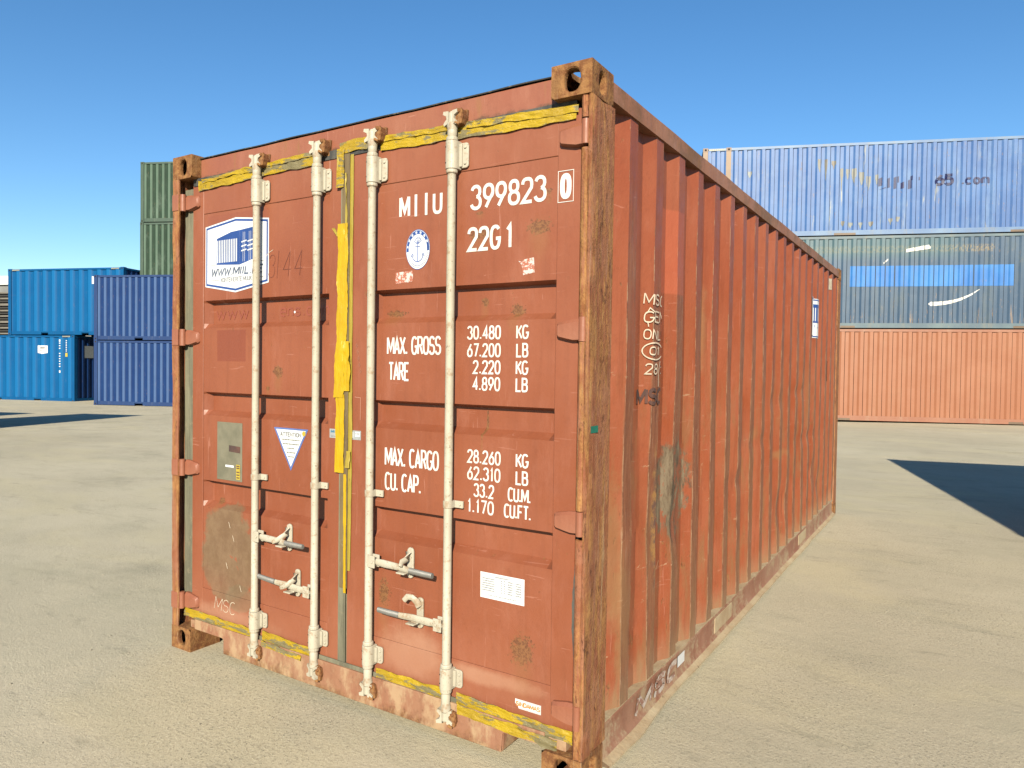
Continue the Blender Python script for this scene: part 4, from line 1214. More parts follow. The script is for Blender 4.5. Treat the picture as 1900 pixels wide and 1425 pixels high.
for z in zs_:
    for y in ys_:
        sh = .009 * mnoise.noise(Vector((round((y - E0) / PER - .85) * 3.1, z * 1.6, 2))) + .004 * mnoise.noise(Vector((round((y - E0) / PER - .85) * 3.1, z * 6, 5))) * max(0, (1.9 - z))
        vs.append((side_x(y, z), y + sh, z))
        t = (y - E0) % PER
        w_ = 1.0 if (t < .003 or t > .2055) else (.75 if t < .07 else max(0, 1 - (.206 - t) / .030) * .5)
        wr.append(w_); ed_.append(1.0 if (t < .003 or abs(t - .206) < .003 or t > .2825) else 0.0)
n = len(ys_)
mb.add(vs, [(j * n + i, j * n + i + 1, (j + 1) * n + i + 1, (j + 1) * n + i) for j in range(len(zs_) - 1) for i in range(n - 1)])
mb.build('side_wall', M['side'], C0, smooth=22, attr=('wear_or_glint', wr), attr2=('edge', ed_))
def mp_side(u, v, e):
    e2 = 2e-3
    dxdy = (side_x(u + e2, v) - side_x(u - e2, v)) / (2 * e2); dxdz = (side_x(u, v + e2) - side_x(u, v - e2)) / (2 * e2)
    nn = Vector((1, -dxdy, -dxdz)).normalized()
    return (side_x(u, v) + nn.x * (e + .0042), u + nn.y * (e + .0042) + .009 * mnoise.noise(Vector((round((u - E0) / PER - .85) * 3.1, v * 1.6, 2))), v + nn.z * e)
CH = M['chalk']
word('chalk_writing', CH, C0, 'MSC', .590, 1.786, .745, 1.836, .0058, mp_side, slant=.12, jit=.06, sub=.008, gap=.35)
mb = MB(); text(mb, 'GEN', .590, 1.712, .750, 1.762, .0058, mp_side, slant=.12, jit=.06, sub=.008, gap=.1)
ribbon(mb, [(.61, 1.752), (.625, 1.775), (.65, 1.758)], .005, mp_side, .008); ribbon(mb, [(.612, 1.718), (.618, 1.695)], .005, mp_side, .008); mb.build('chalk_writing', CH, C0)
word('chalk_writing', CH, C0, 'ONLY', .590, 1.640, .762, 1.684, .0055, mp_side, slant=.12, jit=.05, sub=.008, gap=.25)
mb = MB(); text(mb, '01', .622, 1.574, .700, 1.612, .0058, mp_side, slant=.12, sub=.008, gap=.35)
ribbon(mb, arc(.662, 1.592, .075, .036, -60, 300, 28, 2), .0055, mp_side, .008); mb.build('chalk_writing', CH, C0)
mb = MB(); text(mb, '28', .600, 1.492, .685, 1.540, .0058, mp_side, slant=.12, sub=.008, gap=.3)
ribbon(mb, [(.715, 1.55), (.697, 1.50), (.700, 1.44)], .0045, mp_side, .008); text(mb, '2', .720, 1.494, .762, 1.532, .005, mp_side, sub=.008)
mb.build('chalk_writing', CH, C0)
mb = MB(); text(mb, 'MSC', .545, 1.362, .745, 1.436, .015, mp_side, sub=.008, gap=.3); mb.build('black_lettering', M['black_ink'], C0)
# sticker on the far end of the side: cream, blue print, follows the corrugation
mb = MB()
def grid_patch(y0, y1, z0, z1, eps, ny=40, nz=6):
    vs = []
    for j in range(nz + 1):
        for i in range(ny + 1):
            vs.append(mp_side(y0 + (y1 - y0) * i / ny, z0 + (z1 - z0) * j / nz, eps))
    mb.add(vs, [(j * (ny + 1) + i, j * (ny + 1) + i + 1, (j + 1) * (ny + 1) + i + 1, (j + 1) * (ny + 1) + i) for j in range(nz) for i in range(ny)])
def sp_(y0, y1, z0, z1, eps, mi, **k): mb.cur = mi; grid_patch(y0, y1, z0, z1, eps, **k)
SY0, SY1, SZ0, SZ1 = 4.40, 4.74, 1.815, 2.165
sp_(SY0, SY1, SZ0, SZ1, .0015, 0); sp_(SY0 + .005, SY1, SZ1 - .018, SZ1 - .007, .0025, 1); sp_(SY0 + .005, SY1, SZ0 + .007, SZ0 + .018, .0025, 1)
sp_(SY0 + .09, SY1 - .03, 2.085, 2.115, .0025, 1); sp_(SY0 + .09, SY1 - .03, 1.950, 1.965, .0025, 1)
for k in range(8): sp_(SY0 + .095 + k * .027, SY0 + .110 + k * .027, 1.965, 2.085, .0025, 1, ny=4)
mb.cur = 1; text(mb, 'MIIL', SY0 + .06, 1.905, SY1 - .03, 1.935, .006, mp_side, sub=.008)
mb.build('company_sticker', [M['sticker_white'], M['blue_ink']], C0)
# smaller marks on the far side
mb = MB(); sp_(5.44, 5.49, 2.33, 2.44, .002, 0, ny=6); mb.build('vent_cover', M['cream'], C0)
mb = MB(); sp_(5.30, 5.33, 1.42, 1.62, .002, 0, ny=4); mb.build('dark_slot', M['slit'], C0)
# green paint marks on the post
mb = MB(); pm = lambda u, v, e: (2.4385 + e, u, v)
poly(mb, [(.03, 1.285), (.09, 1.285), (.09, 1.31), (.03, 1.31)], pm); mb.build('paint_mark', M['green_mark'], C0)

# rails, roof and the walls one cannot see from the front
mb = MB(); n = 80; y0, y1 = .178, L - .178
for i in range(n):
    ya = y0 + (y1 - y0) * i / n; yb = y0 + (y1 - y0) * (i + 1) / n
    def q(y): return W - .001 + wob(y, 0, .0025, 2, 5), 2.497 + wob(y, 1, .003, 2.4, 6), 2.566 + wob(y, 2, .003, 2.2, 7)
    (xa, ba, ta), (xb, bb, tb) = q(ya), q(yb)
    mb.add([(xa, ya, ba), (xb, yb, bb), (xb, yb, tb), (xa, ya, ta), (W - .06, ya, ta + .002), (W - .06, yb, tb + .002), (W - .06, ya, ba), (W - .06, yb, bb)],
           [(0, 1, 2, 3), (3, 2, 5, 4), (1, 0, 6, 7)])
mb.build('top_rail', M['rail_top'], C0, smooth=30)
mb = MB(); mb.box(0.001, .06, .178, L - .178, 2.50, 2.566); mb.build('top_rail', M['rail_top'], C0, bevel=.004)
def brail():
    mb = MB(); n = 120; prof0 = [(-.055, .172), (-.008, .170), (-.005, .162), (-.014, .156), (-.014, .060), (-.004, .046), (.022, .034), (.022, .026), (-.05, .024)]
    vs = []
    for i in range(n + 1):
        y = .182 + (L - .36) * i / n
        f = min(1.0, (y - .18) / .5)
        for k, (dx, z) in enumerate(prof0):
            a = wob(y, 0, .006, 1.6, 20) + wob(y, 0, .002, 7, 22) + .012 * math.exp(-((y - .45) / .25) ** 2)
            if k < 3: vs.append((W + dx + wob(y, 0, .002, 6, 3), y, z + a * .3))
            elif k < 5: vs.append((W + dx + wob(y, z, .003, 5, 9), y, z))
            else: vs.append((W + dx + a * (1.2 if k in (6, 7) else .4), y, z - .006 + wob(y, 0, .006, 5, 30) * (1 if k in (6, 7) else .3)))
    m = len(prof0); mid = []
    fs = []
    for i in range(n):
        y = .182 + (L - .36) * (i + .5) / n
        pocket = False
        for k in range(m - 1):
            if pocket and k in (5, 6, 7): continue
            fs.append((i * m + k, (i + 1) * m + k, (i + 1) * m + k + 1, i * m + k + 1))
    mb.add(vs, fs)
    mb.mi = [(1 if (j % 1 == 0 and False) else 0) for j in mb.mi]
    # material by strip
    mi = []
    for i in range(n):
        y = .182 + (L - .36) * (i + .5) / n
        pocket = False
        for k in range(m - 1):
            if pocket and k in (5, 6, 7): continue
            mi.append(1 if k in (0, 5, 6) else 0)
    mb.mi = mi
    return mb
brail().build('bottom_rail', [M['rail_bottom'], M['lip']], C0, smooth=40)
mb = MB(); mb.box(.001, .055, .178, L - .178, .025, .170); mb.build('bottom_rail', M['rail_bottom'], C0, bevel=.004)
for y in (1.66, 4.05):     # closed fork pockets, plates welded flush into the rail
    mb = MB(); mb.box(W - .0155, W - .0105, y, y + .34, .062, .146); mb.build('fork_pocket_cover', M['lip'], C0, bevel=.002)
mb = MB(); pm = lambda u, v, e: (W - .0095 + e, u, v)
text(mb, 'MSC', .50, .062, 1.02, .150, .026, pm, gap=.3, slant=.5, base=.004)
mb.build('sprayed_lettering', M['spray'], C0)
mb = MB(); poly(mb, [(1.03, .095), (1.13, .095), (1.13, .148), (1.03, .148)], pm, .004); mb.build('small_label', M['sticker_white'], C0)
# dusty ledge between corrugations
mb = MB(); mb.box(W - .052, W - .009, .19, 5.87, .1705, .176); mb.build('dusty_ledge', M['lip'], C0)
# left side wall, end wall, roof, floor
mb = MB(); yy = [.15]; 
k = -1; ysl = []
while E0 + k * PER < 5.9:
    for t in (0, .068, .138, .206): ysl.append(E0 + k * PER + t)
    k += 1
ysl = [.15] + [y for y in ysl if .16 < y < 5.88] + [5.888]
mb.add([(.008 + DEP * corr(y), y, z) for z in (.170, 2.5) for y in ysl], [(i, len(ysl) + i, len(ysl) + i + 1, i + 1) for i in range(len(ysl) - 1)])
mb.build('side_wall', M['header'], C0)
mb = MB(); mb.box(.15, W - .15, L - .05, L - .02, .118, H - .03); mb.build('end_wall', M['header'], C0)
mb = MB()
nx = 14
mb.add([(.055 + (W - .11) * i / nx, .16 + (L - .24) * j / 44, 2.562 - (.018 if (j % 2) else 0) * (0 < i < nx)) for j in range(45) for i in range(nx + 1)],
       [(j * (nx + 1) + i, j * (nx + 1) + i + 1, (j + 1) * (nx + 1) + i + 1, (j + 1) * (nx + 1) + i) for j in range(44) for i in range(nx)])
mb.build('roof', M['header'], C0)
mb = MB(); mb.box(.055, W - .055, .10, L - .05, .15, .166)
for k in range(20): mb.box(.055, W - .055, .30 + k * .285, .345 + k * .285, .04, .1495)
mb.build('floor', M['rust2'], C0)

# ------------------------------------------------------------------ background containers
def farpaint(name, c1, c2, wearc=None, wear_or_glint=0, scale=1.0, extra=None, rough=.5, spec=.35, rib_glint=None):
    s = NB(name)
    c = s.mix(s.mr(s.noise(.8, 4, .6), .35, .65), c1, c2)
    if rib_glint:   # sun highlight stripe on each proud rib, painted as a lighter colour
        c = s.mix(s.ma('MULTIPLY', s.mr(s.attr('wear_or_glint'), .35, .95), s.mr(s.noise(1.5, 4, .6, s.scl((1, 1, .4))), .2, .5, .55, .95)), c, rib_glint)
    if wear_or_glint:
        a = s.noise(1.1, 6, .75, s.scl((2, 2, .6)))
        c = s.mix(s.ma('MULTIPLY', s.mr(a, .5, .68), wear_or_glint), c, wearc)
        b = s.noise(6, 6, .75, s.scl((2, 2, .6), (2, 2, 2)))
        c = s.mix(s.ma('MULTIPLY', s.mr(b, .60, .68), wear_or_glint), c, (.30, .20, .12))
    if extra: c = extra(s, c)
    return s.fin(c, rough, s.bump(s.noise(5, 4, .6), .2, .01), spec=spec)
FP = ((0, 0), (.25, 0), (.45, 1), (.75, 1), (1.0, 0))
FP_SOFT = FP
FP_GROOVE = ((0, 0), (.25, 0), (.262, 2.1), (.32, 2.1), (.335, .85), (.70, .85), (.90, 0), (1.0, 0))  # groove added to each period so shade draws a thin dark line
def farprof(u, per, dep, off=.0, FP=None):
    FP = FP or FP_SOFT
    t = ((u - off) % per) / per
    for (a, da), (b, db) in zip(FP, FP[1:]):
        if a <= t <= b: return dep * (da + (db - da) * (t - a) / (b - a))
    return 0.0
def far_container(name, loc, rz, LL, HH, per, mats, dep=.036, off=.1, label='', group=None, posts40=False, pockets=True, end_right=True):
    """local x along the visible long side, y into depth; visible face at y=0"""
    c = empty('shipping_container', loc, rz); tag(c, label, 'shipping container', group)
    mw, mf = mats['wall'], mats['frame']
    zb, zt = .165, HH - .095
    us = set([.16, LL - .16]); u = off - per
    while u < LL:
        for t, _ in FP[:-1]: us.add(u + t * per)
        u += per
    us = sorted(q for q in us if .159 < q < LL - .159)
    fp0 = FP
    def f(q): return .012 + farprof(q, per, dep, off, fp0)
    mb = MB()
    nz = 6
    mb.add([(q, f(q) + .004 * mnoise.noise(Vector((q * 2, j, loc[0]))) , zb + (zt - zb) * j / nz) for j in range(nz + 1) for q in us],
           [(j * len(us) + i, j * len(us) + i + 1, (j + 1) * len(us) + i + 1, (j + 1) * len(us) + i) for j in range(nz) for i in range(len(us) - 1)])
    glint_mask = [1.0 if ((q - off) % per) / per < .2501 or ((q - off) % per) / per > .9999 else 0.0 for j in range(nz + 1) for q in us]  # marks the rib fronts that take the painted highlight
    mb.build('side_wall', mw, c, attr=('wear_or_glint', glint_mask))
    mb = MB(); mb.add([(q, 2.438 - f(q), z) for z in (zb, zt) for q in us], [(len(us) + i, len(us) + i + 1, i + 1, i) for i in range(len(us) - 1)])
    mb.build('side_wall', mw, c)
    for x0, sgn in ((.012, 1), (LL - .012, -1)):
        vs_ = sorted(q for q in set([.15, 2.288] + [.2 + k * .25 * .278 + 0 for k in range(30)]) if .149 < q < 2.289)
        mb = MB(); mb.add([(x0 + sgn * farprof(q, .278, .036, .2), q, z) for z in (zb, zt) for q in vs_],
                          [((i, len(vs_) + i, len(vs_) + i + 1, i + 1) if sgn > 0 else (len(vs_) + i, i, i + 1, len(vs_) + i + 1)) for i in range(len(vs_) - 1)])
        mb.build('end_wall', mats.get('end', mw), c)
    # rails
    for yy in (0, 2.378):
        mb = MB(); mb.box(.178, LL - .178, yy + .003, yy + .057, zt - .002, HH - .018); mb.build('top_rail', mf, c)
        mb = MB()
        px = [LL / 2 - 1.22, LL / 2 - .86, LL / 2 + .86, LL / 2 + 1.22] if pockets else []
        mb.box(.178, LL - .178, yy + .003, yy + .056, .115, zb + .004)
        xs_ = [.178] + px + [LL - .178]
        for a, b in zip(xs_[::2], xs_[1::2]): mb.box(a, b, yy + .0035, yy + .0555, .020, .1155)
        mb.box(.178, LL - .178, yy + .030, yy + .050, .090, .116)
        mb.build('bottom_rail', mf, c)
    for x0 in (.003, LL - .060 - .003):
        mb = MB(); mb.box(x0, x0 + .060, .16, 2.28, HH - .10, HH - .02); mb.build('end_rail', mf, c)
        mb = MB(); mb.box(x0, x0 + .060, .16, 2.28, .02, .16); mb.build('end_rail', mf, c)
    xs_ = [0, LL - .162] + ([.762 - .04, LL - .762 - .12] if posts40 else [])
    for x0 in xs_:
        for y0 in (0, 2.26):
            mb = MB(); mb.box(x0 + .003, x0 + .155, y0 + .004, y0 + .174, .118, HH - .118); mb.build('corner_post', mats.get('post', mf), c)
            for z0 in (0, HH - .118):
                mb = MB(); mb.box(x0, x0 + .162, y0, y0 + .178, z0, z0 + .118)
                mb.cur = 1; mb.tube((x0 + .081, y0 - .002 if y0 == 0 else y0 + .18, z0 + .059), (x0 + .081, y0 + .01 if y0 == 0 else y0 + .17, z0 + .059), .034, .034, 10)
                mb.build('corner_casting', [mats.get('cast', mf), M['dark']], c)
    mb = MB(); mb.box(.04, LL - .04, .04, 2.398, HH - .035, HH - .025); mb.build('roof', mf, c)
    mb = MB(); mb.box(.06, LL - .06, .06, 2.378, .12, .15); mb.build('floor', M['dark'], c)
    return c, f
def far_map(f): return lambda u, v, e: (u, f(u) - e - .003, v)
def strip_poly(mb, f, u0, u1, lo, hi, eps=.006, du=.02):
    """area between curves lo(u), hi(u) draped over the corrugation"""
    n = max(2, int((u1 - u0) / du)); U = [u0 + (u1 - u0) * i / n for i in range(n + 1)]
    mb.add([(u, f(u) - eps, lo(u)) for u in U] + [(u, f(u) - eps, hi(u)) for u in U], [(i, i + 1, n + 2 + i, n + 1 + i) for i in range(n)])

FP = FP_GROOVE
# right stack: three 45 ft high cubes
HC = 2.896; RA = radians(21.28); RO = (-3.699, 20.717, -.02)
blue_ex = lambda s, c: (lambda m1, m2: s.mix(s.ma('MULTIPLY', m2, .9), s.mix(s.ma('MULTIPLY', m1, .85), c, (.40, .40, .33)), (.18, .11, .07)))(
    s.ma('MULTIPLY', s.mr(s.noise(1.6, 5, .7, s.scl((3, 3, .35), (1, 1, 1))), .58, .70), s.mr(s.noise(.35, 3, .5), .45, .6)),
    s.ma('MULTIPLY', s.mr(s.noise(2.2, 6, .75, s.scl((4, 4, .6), (3, 3, 3))), .64, .70), s.mr(s.xyz()[0], 7.5, 3.0)))
m_blue = farpaint('faded_blue_paint', (.050, .135, .36), (.072, .175, .42), (.14, .25, .44), .5, extra=blue_ex)
m_teal = farpaint('faded_teal_paint', (.042, .088, .158), (.060, .110, .18), (.10, .13, .14), .5,
    extra=lambda s, c: s.mix(s.ma('MULTIPLY', s.ma('MULTIPLY', s.mr(s.noise(2.5, 6, .75, s.scl((5, 5, .5), (8, 8, 8))), .56, .64), s.mr(s.xyz()[2], .95, .2)), .8),
        s.mix(s.ma('MULTIPLY', s.ma('MULTIPLY', s.mr(s.xyz()[2], 2.0, 2.45), s.mr(s.xyz()[0], 8.4, 6.8)), .6),
              s.mix(s.ma('MULTIPLY', s.ma('MULTIPLY', s.mr(s.noise(4, 5, .7, s.scl((6, 1, 3))), .44, .56), s.box(3.0, 8.6, 2.36, 2.56, .05)), .85), c, (.28, .22, .13)), (.085, .165, .17)), (.38, .25, .14)))
m_orange = farpaint('faded_orange_paint', (.35, .130, .060), (.38, .150, .074), (.37, .18, .095), .3)
m_blue_f = farpaint('blue_rail_paint', (.11, .20, .38), (.17, .27, .42), (.22, .22, .20), .6)
m_teal_f = farpaint('teal_rail_paint', (.09, .14, .18), (.14, .20, .22), (.22, .20, .15), .6)
m_orange_f = farpaint('orange_rail_paint', (.32, .125, .070), (.36, .155, .09), (.40, .26, .18), .5)
c_or, f_or = far_container('c', RO, RA, 13.716, HC, .2775, dict(wall=m_orange, frame=m_orange_f, post=m_orange_f, cast=m_orange_f), off=.19,
    label='pale orange container at the bottom of the stack on the right', pockets=False, group='containers stacked on the right')
c_te, f_te = far_container('c', (RO[0], RO[1], RO[2] + HC), RA, 13.716, HC, .2775, dict(wall=m_teal, frame=m_teal_f, post=m_teal_f, cast=m_teal_f), off=.19,
    label='grey blue container with bright blue panel and white curved strokes, middle of the right stack', pockets=False, group='containers stacked on the right')
c_bl, f_bl = far_container('c', (RO[0], RO[1], RO[2] + 2 * HC), RA, 13.716, HC, .2775, dict(wall=m_blue, frame=m_blue_f, post=farpaint('rusty_blue_post', (.20, .13, .085), (.28, .17, .09), (.20, .24, .28), .6), cast=farpaint('rusty_blue_casting', (.26, .15, .08), (.18, .10, .06))), off=.19, posts40=True,
    label='faded blue container with rust streaks and broken dark lettering, top of the right stack', pockets=False, group='containers stacked on the right')
M['pocket'] = farpaint('pocket_cover', (.12, .08, .05), (.2, .13, .08))
# lower lips of the bottom rails: tunnel gaps visible under each
for c_, m_, gaps in ((c_or, m_orange_f, ((4.25, 4.62), (9.10, 9.5))), (c_te, m_teal_f, ((4.28, 4.70), (9.15, 9.5))), (c_bl, m_blue_f, ((4.02, 4.66), (9.0, 9.6)))):
    xs_ = [.2] + [q for gp in gaps for q in gp] + [13.5]
    for a, b in zip(xs_[::2], xs_[1::2]):
        mb = MB(); mb.box(a, b, -.006, .020, .022, .085); mb.build('rail_lip', m_, c_)
    for a, b in gaps:
        mb = MB(); mb.box(a, b, -.003, .010, .022, .088); mb.build('fork_pocket_cover', M['pocket'], c_)
M['lightblue_panel'] = farpaint('bright_blue_panel', (.035, .22, .58), (.02, .16, .50), (.07, .26, .60), .3)
mb = MB(); zz = HC - .05 - .05
strip_poly(mb, f_te, 4.53, 9.13, lambda u: 4.20 - HC, lambda u: 4.84 - HC); mb.build('painted_panel', M['lightblue_panel'], c_te)
mb = MB()
def cen(u):   # lower curved stroke centre line
    t = (u - 6.8) / 1.42; return 3.655 - HC + .03 * t + .42 * t ** 2.6
def wid(u):
    t = (u - 6.8) / 1.42; return .062 * (1 - t) ** .55 * min(1, max(.35, (t / .04)) if t < .04 else 1) + .004
strip_poly(mb, f_te, 6.80, 8.21, lambda u: cen(u) - wid(u), lambda u: cen(u) + wid(u), .009)
mb.build('white_stroke', M['white'], c_te); mb = MB()
strip_poly(mb, f_te, 6.14, 6.82, lambda u: 5.33 - HC - .03 + .10 * ((u - 6.14) / .68) - .05, lambda u: 5.33 - HC - .03 + .13 * ((u - 6.14) / .68) + .05 - (.06 if u > 6.8 else 0), .009)
mb.build('white_stroke', M['white'], c_te); mb = MB()
strip_poly(mb, f_te, 5.49, 5.63, lambda u: 4.90 - HC + (u - 5.49) * .9 - .01, lambda u: 4.92 - HC + (u - 5.49) * .9 + .02, .009)
mb.build('white_stroke', M['white'], c_te)
M['navy'] = farpaint('navy_lettering', (.010, .012, .075), (.015, .02, .10), (.07, .15, .36), .2)
mb = MB(); fm = far_map(f_bl)
def fm_z(u, v, e): return (u, f_bl(u) - e - .004, v - 2 * HC)
for (ua, ub, za, zb_) in ((5.29, 5.40, 7.30, 7.58), (5.30, 5.50, 7.19, 7.27), (5.53, 5.62, 7.24, 7.56), (5.72, 5.80, 7.20, 7.58), (5.84, 5.88, 7.4, 7.6), (5.93, 6.02, 7.20, 7.42), (6.14, 6.24, 7.19, 7.50), (6.20, 6.26, 7.45, 7.60), (6.44, 6.47, 7.45, 7.56)):
    strip_poly(mb, f_bl, ua, ub, lambda q: za - 2 * HC + .25 * (q - ua), lambda q: zb_ - 2 * HC + .4 * (q - ub), .008, .01)
mb.build('dark_lettering', M['navy'], c_bl); mb = MB()
text(mb, '65', 6.88, 7.26, 7.42, 7.62, .080, fm_z, sub=.01, base=.010)
mb.build('dark_lettering', M['navy'], c_bl); mb = MB()
text(mb, '.com', 7.62, 7.27, 8.42, 7.56, .060, fm_z, sub=.01, base=.010)
mb.build('dark_lettering', M['navy'], c_bl)
M['pale_rust'] = farpaint('rust_runs', (.24, .27, .27), (.20, .19, .16), (.17, .12, .08), .9)
for (u, z) in ((3.56, 8.2), (3.75, 8.2), (3.98, 8.14), (4.22, 7.9), (4.40, 7.86), (4.58, 7.88), (4.80, 7.76), (5.0, 7.62), (5.24, 7.66), (1.46, 7.9), (5.66, 6.3), (5.87, 6.35), (4.28, 6.25), (4.5, 6.2), (4.8, 6.2), (5.1, 6.22)):
    l_ = R.uniform(.25, .8) if z > 7.5 else .22; w_ = R.uniform(.035, .075); mb = MB()
    ph = R.uniform(0, 9)
    strip_poly(mb, f_bl, u - w_, u + w_, lambda q: z - l_ * (.35 + .65 * max(0, 1 - abs(q - u) / w_)) * (.8 + .4 * mnoise.noise(Vector((q * 40, ph, 0)))) - 2 * HC, lambda q: z + .02 * mnoise.noise(Vector((q * 60, ph, 3))) - 2 * HC, .007, .012)
    mb.build('rust_run', M['pale_rust'], c_bl)
M['hazard'] = farpaint('yellow_hazard', (.60, .48, .15), (.5, .42, .2))
mb = MB()
for k in range(9): mb.box(.20 + k * .056, .235 + k * .056, -.001, .002, HC - .085, HC - .045)
mb.build('hazard_marking', M['hazard'], c_bl)

FP = FP_SOFT
# left stacks
DA = radians(22.6); DO = (-25.79, 13.07)
m_dblue = farpaint('dark_blue_paint', (.008, .036, .145), (.010, .044, .165), (.03, .08, .23), .2, rough=.6, spec=.12, rib_glint=(.085, .15, .31))
m_dblue_f = farpaint('dark_blue_rails', (.010, .04, .15), (.013, .05, .17), (.10, .12, .2), .3)
zg = ground_z(*DO)
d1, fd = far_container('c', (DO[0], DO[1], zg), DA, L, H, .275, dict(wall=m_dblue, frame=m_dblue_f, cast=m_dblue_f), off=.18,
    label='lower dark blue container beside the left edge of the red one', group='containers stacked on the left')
d2 = copy_tree(d1); d2.location.z = zg + H; d2['label'] = 'upper dark blue container just under the green stack'
vx, vy = -sin(DA), cos(DA)
m_gr = farpaint('green_paint', (.022, .048, .029), (.030, .060, .038), (.22, .29, .23), .3, rough=.6, spec=.15, rib_glint=(.12, .185, .135))
m_gr_f = farpaint('green_rails', (.05, .09, .06), (.07, .11, .08), (.18, .2, .15), .4)
GO = (DO[0] + vx * 2.56 + .12, DO[1] + vy * 2.56 + .05)
gc = []
for k in range(4):
    if k == 0:
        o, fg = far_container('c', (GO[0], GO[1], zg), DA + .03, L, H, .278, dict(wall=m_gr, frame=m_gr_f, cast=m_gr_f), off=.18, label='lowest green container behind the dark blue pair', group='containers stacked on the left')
    else:
        o = copy_tree(gc[0]); o.location.z = zg + H * k
        o['label'] = ['', 'second green container, hidden behind the upper dark blue one', 'green container below the topmost one of the tall left stack', 'topmost green container of the tall left stack'][k]
    gc.append(o)
gc[2].location.x -= .03
m_lb = farpaint('bright_blue_paint', (.0, .092, .27), (.0, .105, .295), (.001, .11, .30), .12, rough=.6, spec=.12, rib_glint=(.006, .145, .38))
m_lb_f = farpaint('bright_blue_rails', (.0, .085, .25), (.001, .10, .275), (.004, .11, .28), .2, rough=.6, spec=.12)
LA = radians(19.65); LO = Vector((-32.14, 12.708, -.25)); lu = Vector((cos(LA), sin(LA), 0))
LL_ = 5.93
l2, fl = far_container('c', LO + Vector((0, 0, HC)), LA, LL_, HC, .463, dict(wall=m_lb, frame=m_lb_f, cast=m_lb_f, end=m_dblue), dep=.045, off=.0,  # ends painted dark blue, their shade put into the colour
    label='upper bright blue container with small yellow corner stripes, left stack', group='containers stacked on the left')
l1, fl1 = far_container('c', LO + lu * (3.466 - LL_), LA, LL_, HC, .463, dict(wall=m_lb, frame=m_lb_f, cast=m_lb_f, end=m_dblue), dep=.045, off=.05,  # end walls darkened by colour here too, for their shade
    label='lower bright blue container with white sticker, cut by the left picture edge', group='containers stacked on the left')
def lm(u, v, e): return (u, fl1(u) - e - .004, v)
ofs = LL_ - 3.466
mb = MB(); strip_poly(mb, fl1, 1.52 + ofs, 2.04 + ofs, lambda u: 2.12 - .05 * (1 - abs(u - ofs - 1.78) / .26), lambda u: 2.44, .010)
mb.cur = 1; text(mb, 'MIIL', 1.64 + ofs, 2.2, 1.92 + ofs, 2.27, .02, lambda u, v, e: (u, fl1(u) - .013, v), sub=.03)
strip_poly(mb, fl1, 1.66 + ofs, 1.92 + ofs, lambda u: 2.30, lambda u: 2.38, .013)
mb.build('company_sticker', [M['sticker_white'], M['grey_text']], l1)
mb = MB()
for k, ch in enumerate('MIIU 204537 1'):   # vertical number: digits too small to read in the photograph
    if ch == ' ': continue
    z = 2.66 - k * .112
    ribbon(mb, [(2.66 + ofs, z), (2.74 + ofs, z)], .045 if k not in (0, 12) else .10, lm, .03)
for k in range(7):
    ribbon(mb, [(2.97 + ofs, 2.66 - k * .075), (3.03 + ofs, 2.66 - k * .075)], .035, lm, .03)
mb.build('vertical_number', M['sticker_white'], l1)
mb = MB(); strip_poly(mb, fl1, 2.95 + ofs, 3.09 + ofs, lambda u: 1.96, lambda u: 2.13, .010); mb.build('yellow_label', M['yellow_dot'], l1)
mb = MB(); strip_poly(mb, fl, 4.33, 4.56, lambda u: 2.20, lambda u: 2.52, .010); mb.build('white_label', M['sticker_white'], l2)
for c_, spans in ((l2, ((.22, .62), (LL_ - .62, LL_ - .22))), (l1, ((LL_ - .62, LL_ - .22),))):
    for a, b in spans:
        mb = MB(); n = 7
        for k in range(n):
            x = a + (b - a) * k / n
            mb.add([(x, .0012, HC - .085), (x + .03, .0012, HC - .085), (x + .05, .0012, HC - .03), (x + .02, .0012, HC - .03)], [(0, 1, 2, 3)])
        mb.build('hazard_marking', M['hazard'], c_)
# sticker on the shaded end of the lower bright blue container
mb = MB(); x1 = LL_ - .005
mb.add([(x1 + .004, .55, 1.92), (x1 + .004, 1.05, 1.92), (x1 + .004, 1.05, 2.45), (x1 + .004, .55, 2.45)], [(0, 1, 2, 3)]); mb.build('company_sticker', M['badge'], l1)

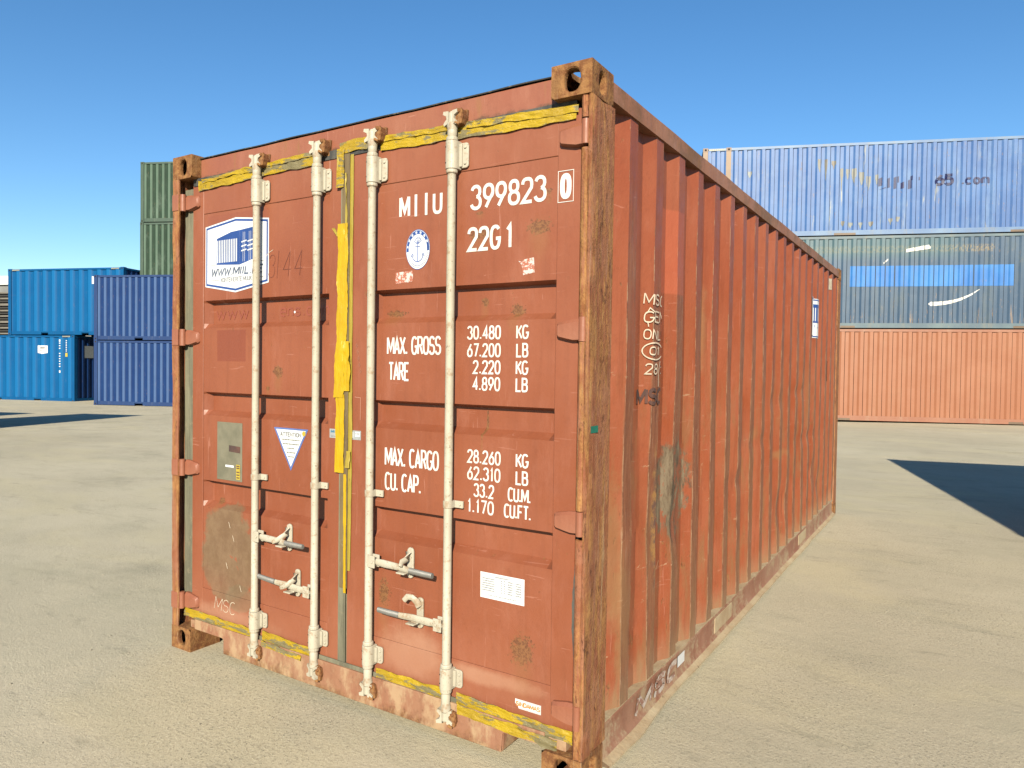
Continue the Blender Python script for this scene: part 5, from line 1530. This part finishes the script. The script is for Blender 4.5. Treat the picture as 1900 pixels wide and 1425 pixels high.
# stack of flat panels far left with a pale roof line above
PO = LO + lu * (-7.9) + Vector((-.3, 3.6, 0))
def slat_stack():
    c = empty('panel_stack', (PO.x, PO.y, ground_z(PO.x, PO.y)), LA); tag(c, 'tall stack of dark flat panels with gaps at the left picture edge', 'panel stack')
    ma = farpaint('weathered_panel', (.03, .028, .025), (.06, .05, .04)); mb2 = farpaint('pale_panel_edge', (.22, .20, .17), (.12, .11, .09))
    z = 0; k = 0
    base = None
    while z < 5.15:
        h = R.uniform(.07, .11); mb = MB(); ox = R.uniform(-.05, .05)
        mb.box(ox, ox + 5.2, 0, 2.2, 0, h); o = mb.build('panel', mb2 if k % 2 else ma, c); o.location.z = z
        z += h
        mb = MB()
        for xx in (.2, 1.9, 3.4, 4.9): mb.box(xx, xx + .12, .05, 2.15, 0, .06)
        o = mb.build('spacer', ma, c); o.location.z = z
        z += .06; k += 1
    return c
slat_stack()
BO = LO + lu * (-9) + Vector((-6, 14, 0))
wc = empty('warehouse', (BO.x, BO.y, ground_z(BO.x, BO.y)), LA); tag(wc, 'low warehouse with a white roof edge far behind the left stack', 'warehouse')
mb = MB(); mb.box(-20, 9.5, 0, 14, 0, 7.0); mb.build('wall', farpaint('warehouse_wall', (.20, .20, .20), (.26, .26, .25)), wc)
mb = MB(); mb.box(-20.2, 9.7, -.2, 14.2, 7.0, 7.6); mb.build('roof', M['sticker_white'], wc)

# containers standing just outside the picture; they throw the shadows on the yard
te = math.tan(radians(SUN_EL)); sx_, sy_ = sin(radians(SUN_AZ)), -cos(radians(SUN_AZ))
mt = dict(wall=m_dblue, frame=m_dblue_f, cast=m_dblue_f)
def caster(tip, right_corner, label, group=None):
    """single container whose far top corner throws its shadow on tip; long axis towards the viewer"""
    Ls = H / te; bx, by = tip[0] + sx_ * Ls, tip[1] + sy_ * Ls
    a = radians(15)
    if right_corner: bx -= 2.438 * cos(a); by -= 2.438 * sin(a)
    far_container('c', (bx, by, ground_z(bx, by)), a - pi / 2, L, H, .278, mt, off=.18, label=label, group=group)
caster((-18.0, 10.5), True, 'single dark blue container just outside the left picture edge', 'containers outside the picture')
caster((-21.8, 9.17), True, 'second single dark blue container further out to the left', 'containers outside the picture')
caster((2.47, 11.8), False, 'single dark blue container just outside the right picture edge', 'containers outside the picture')
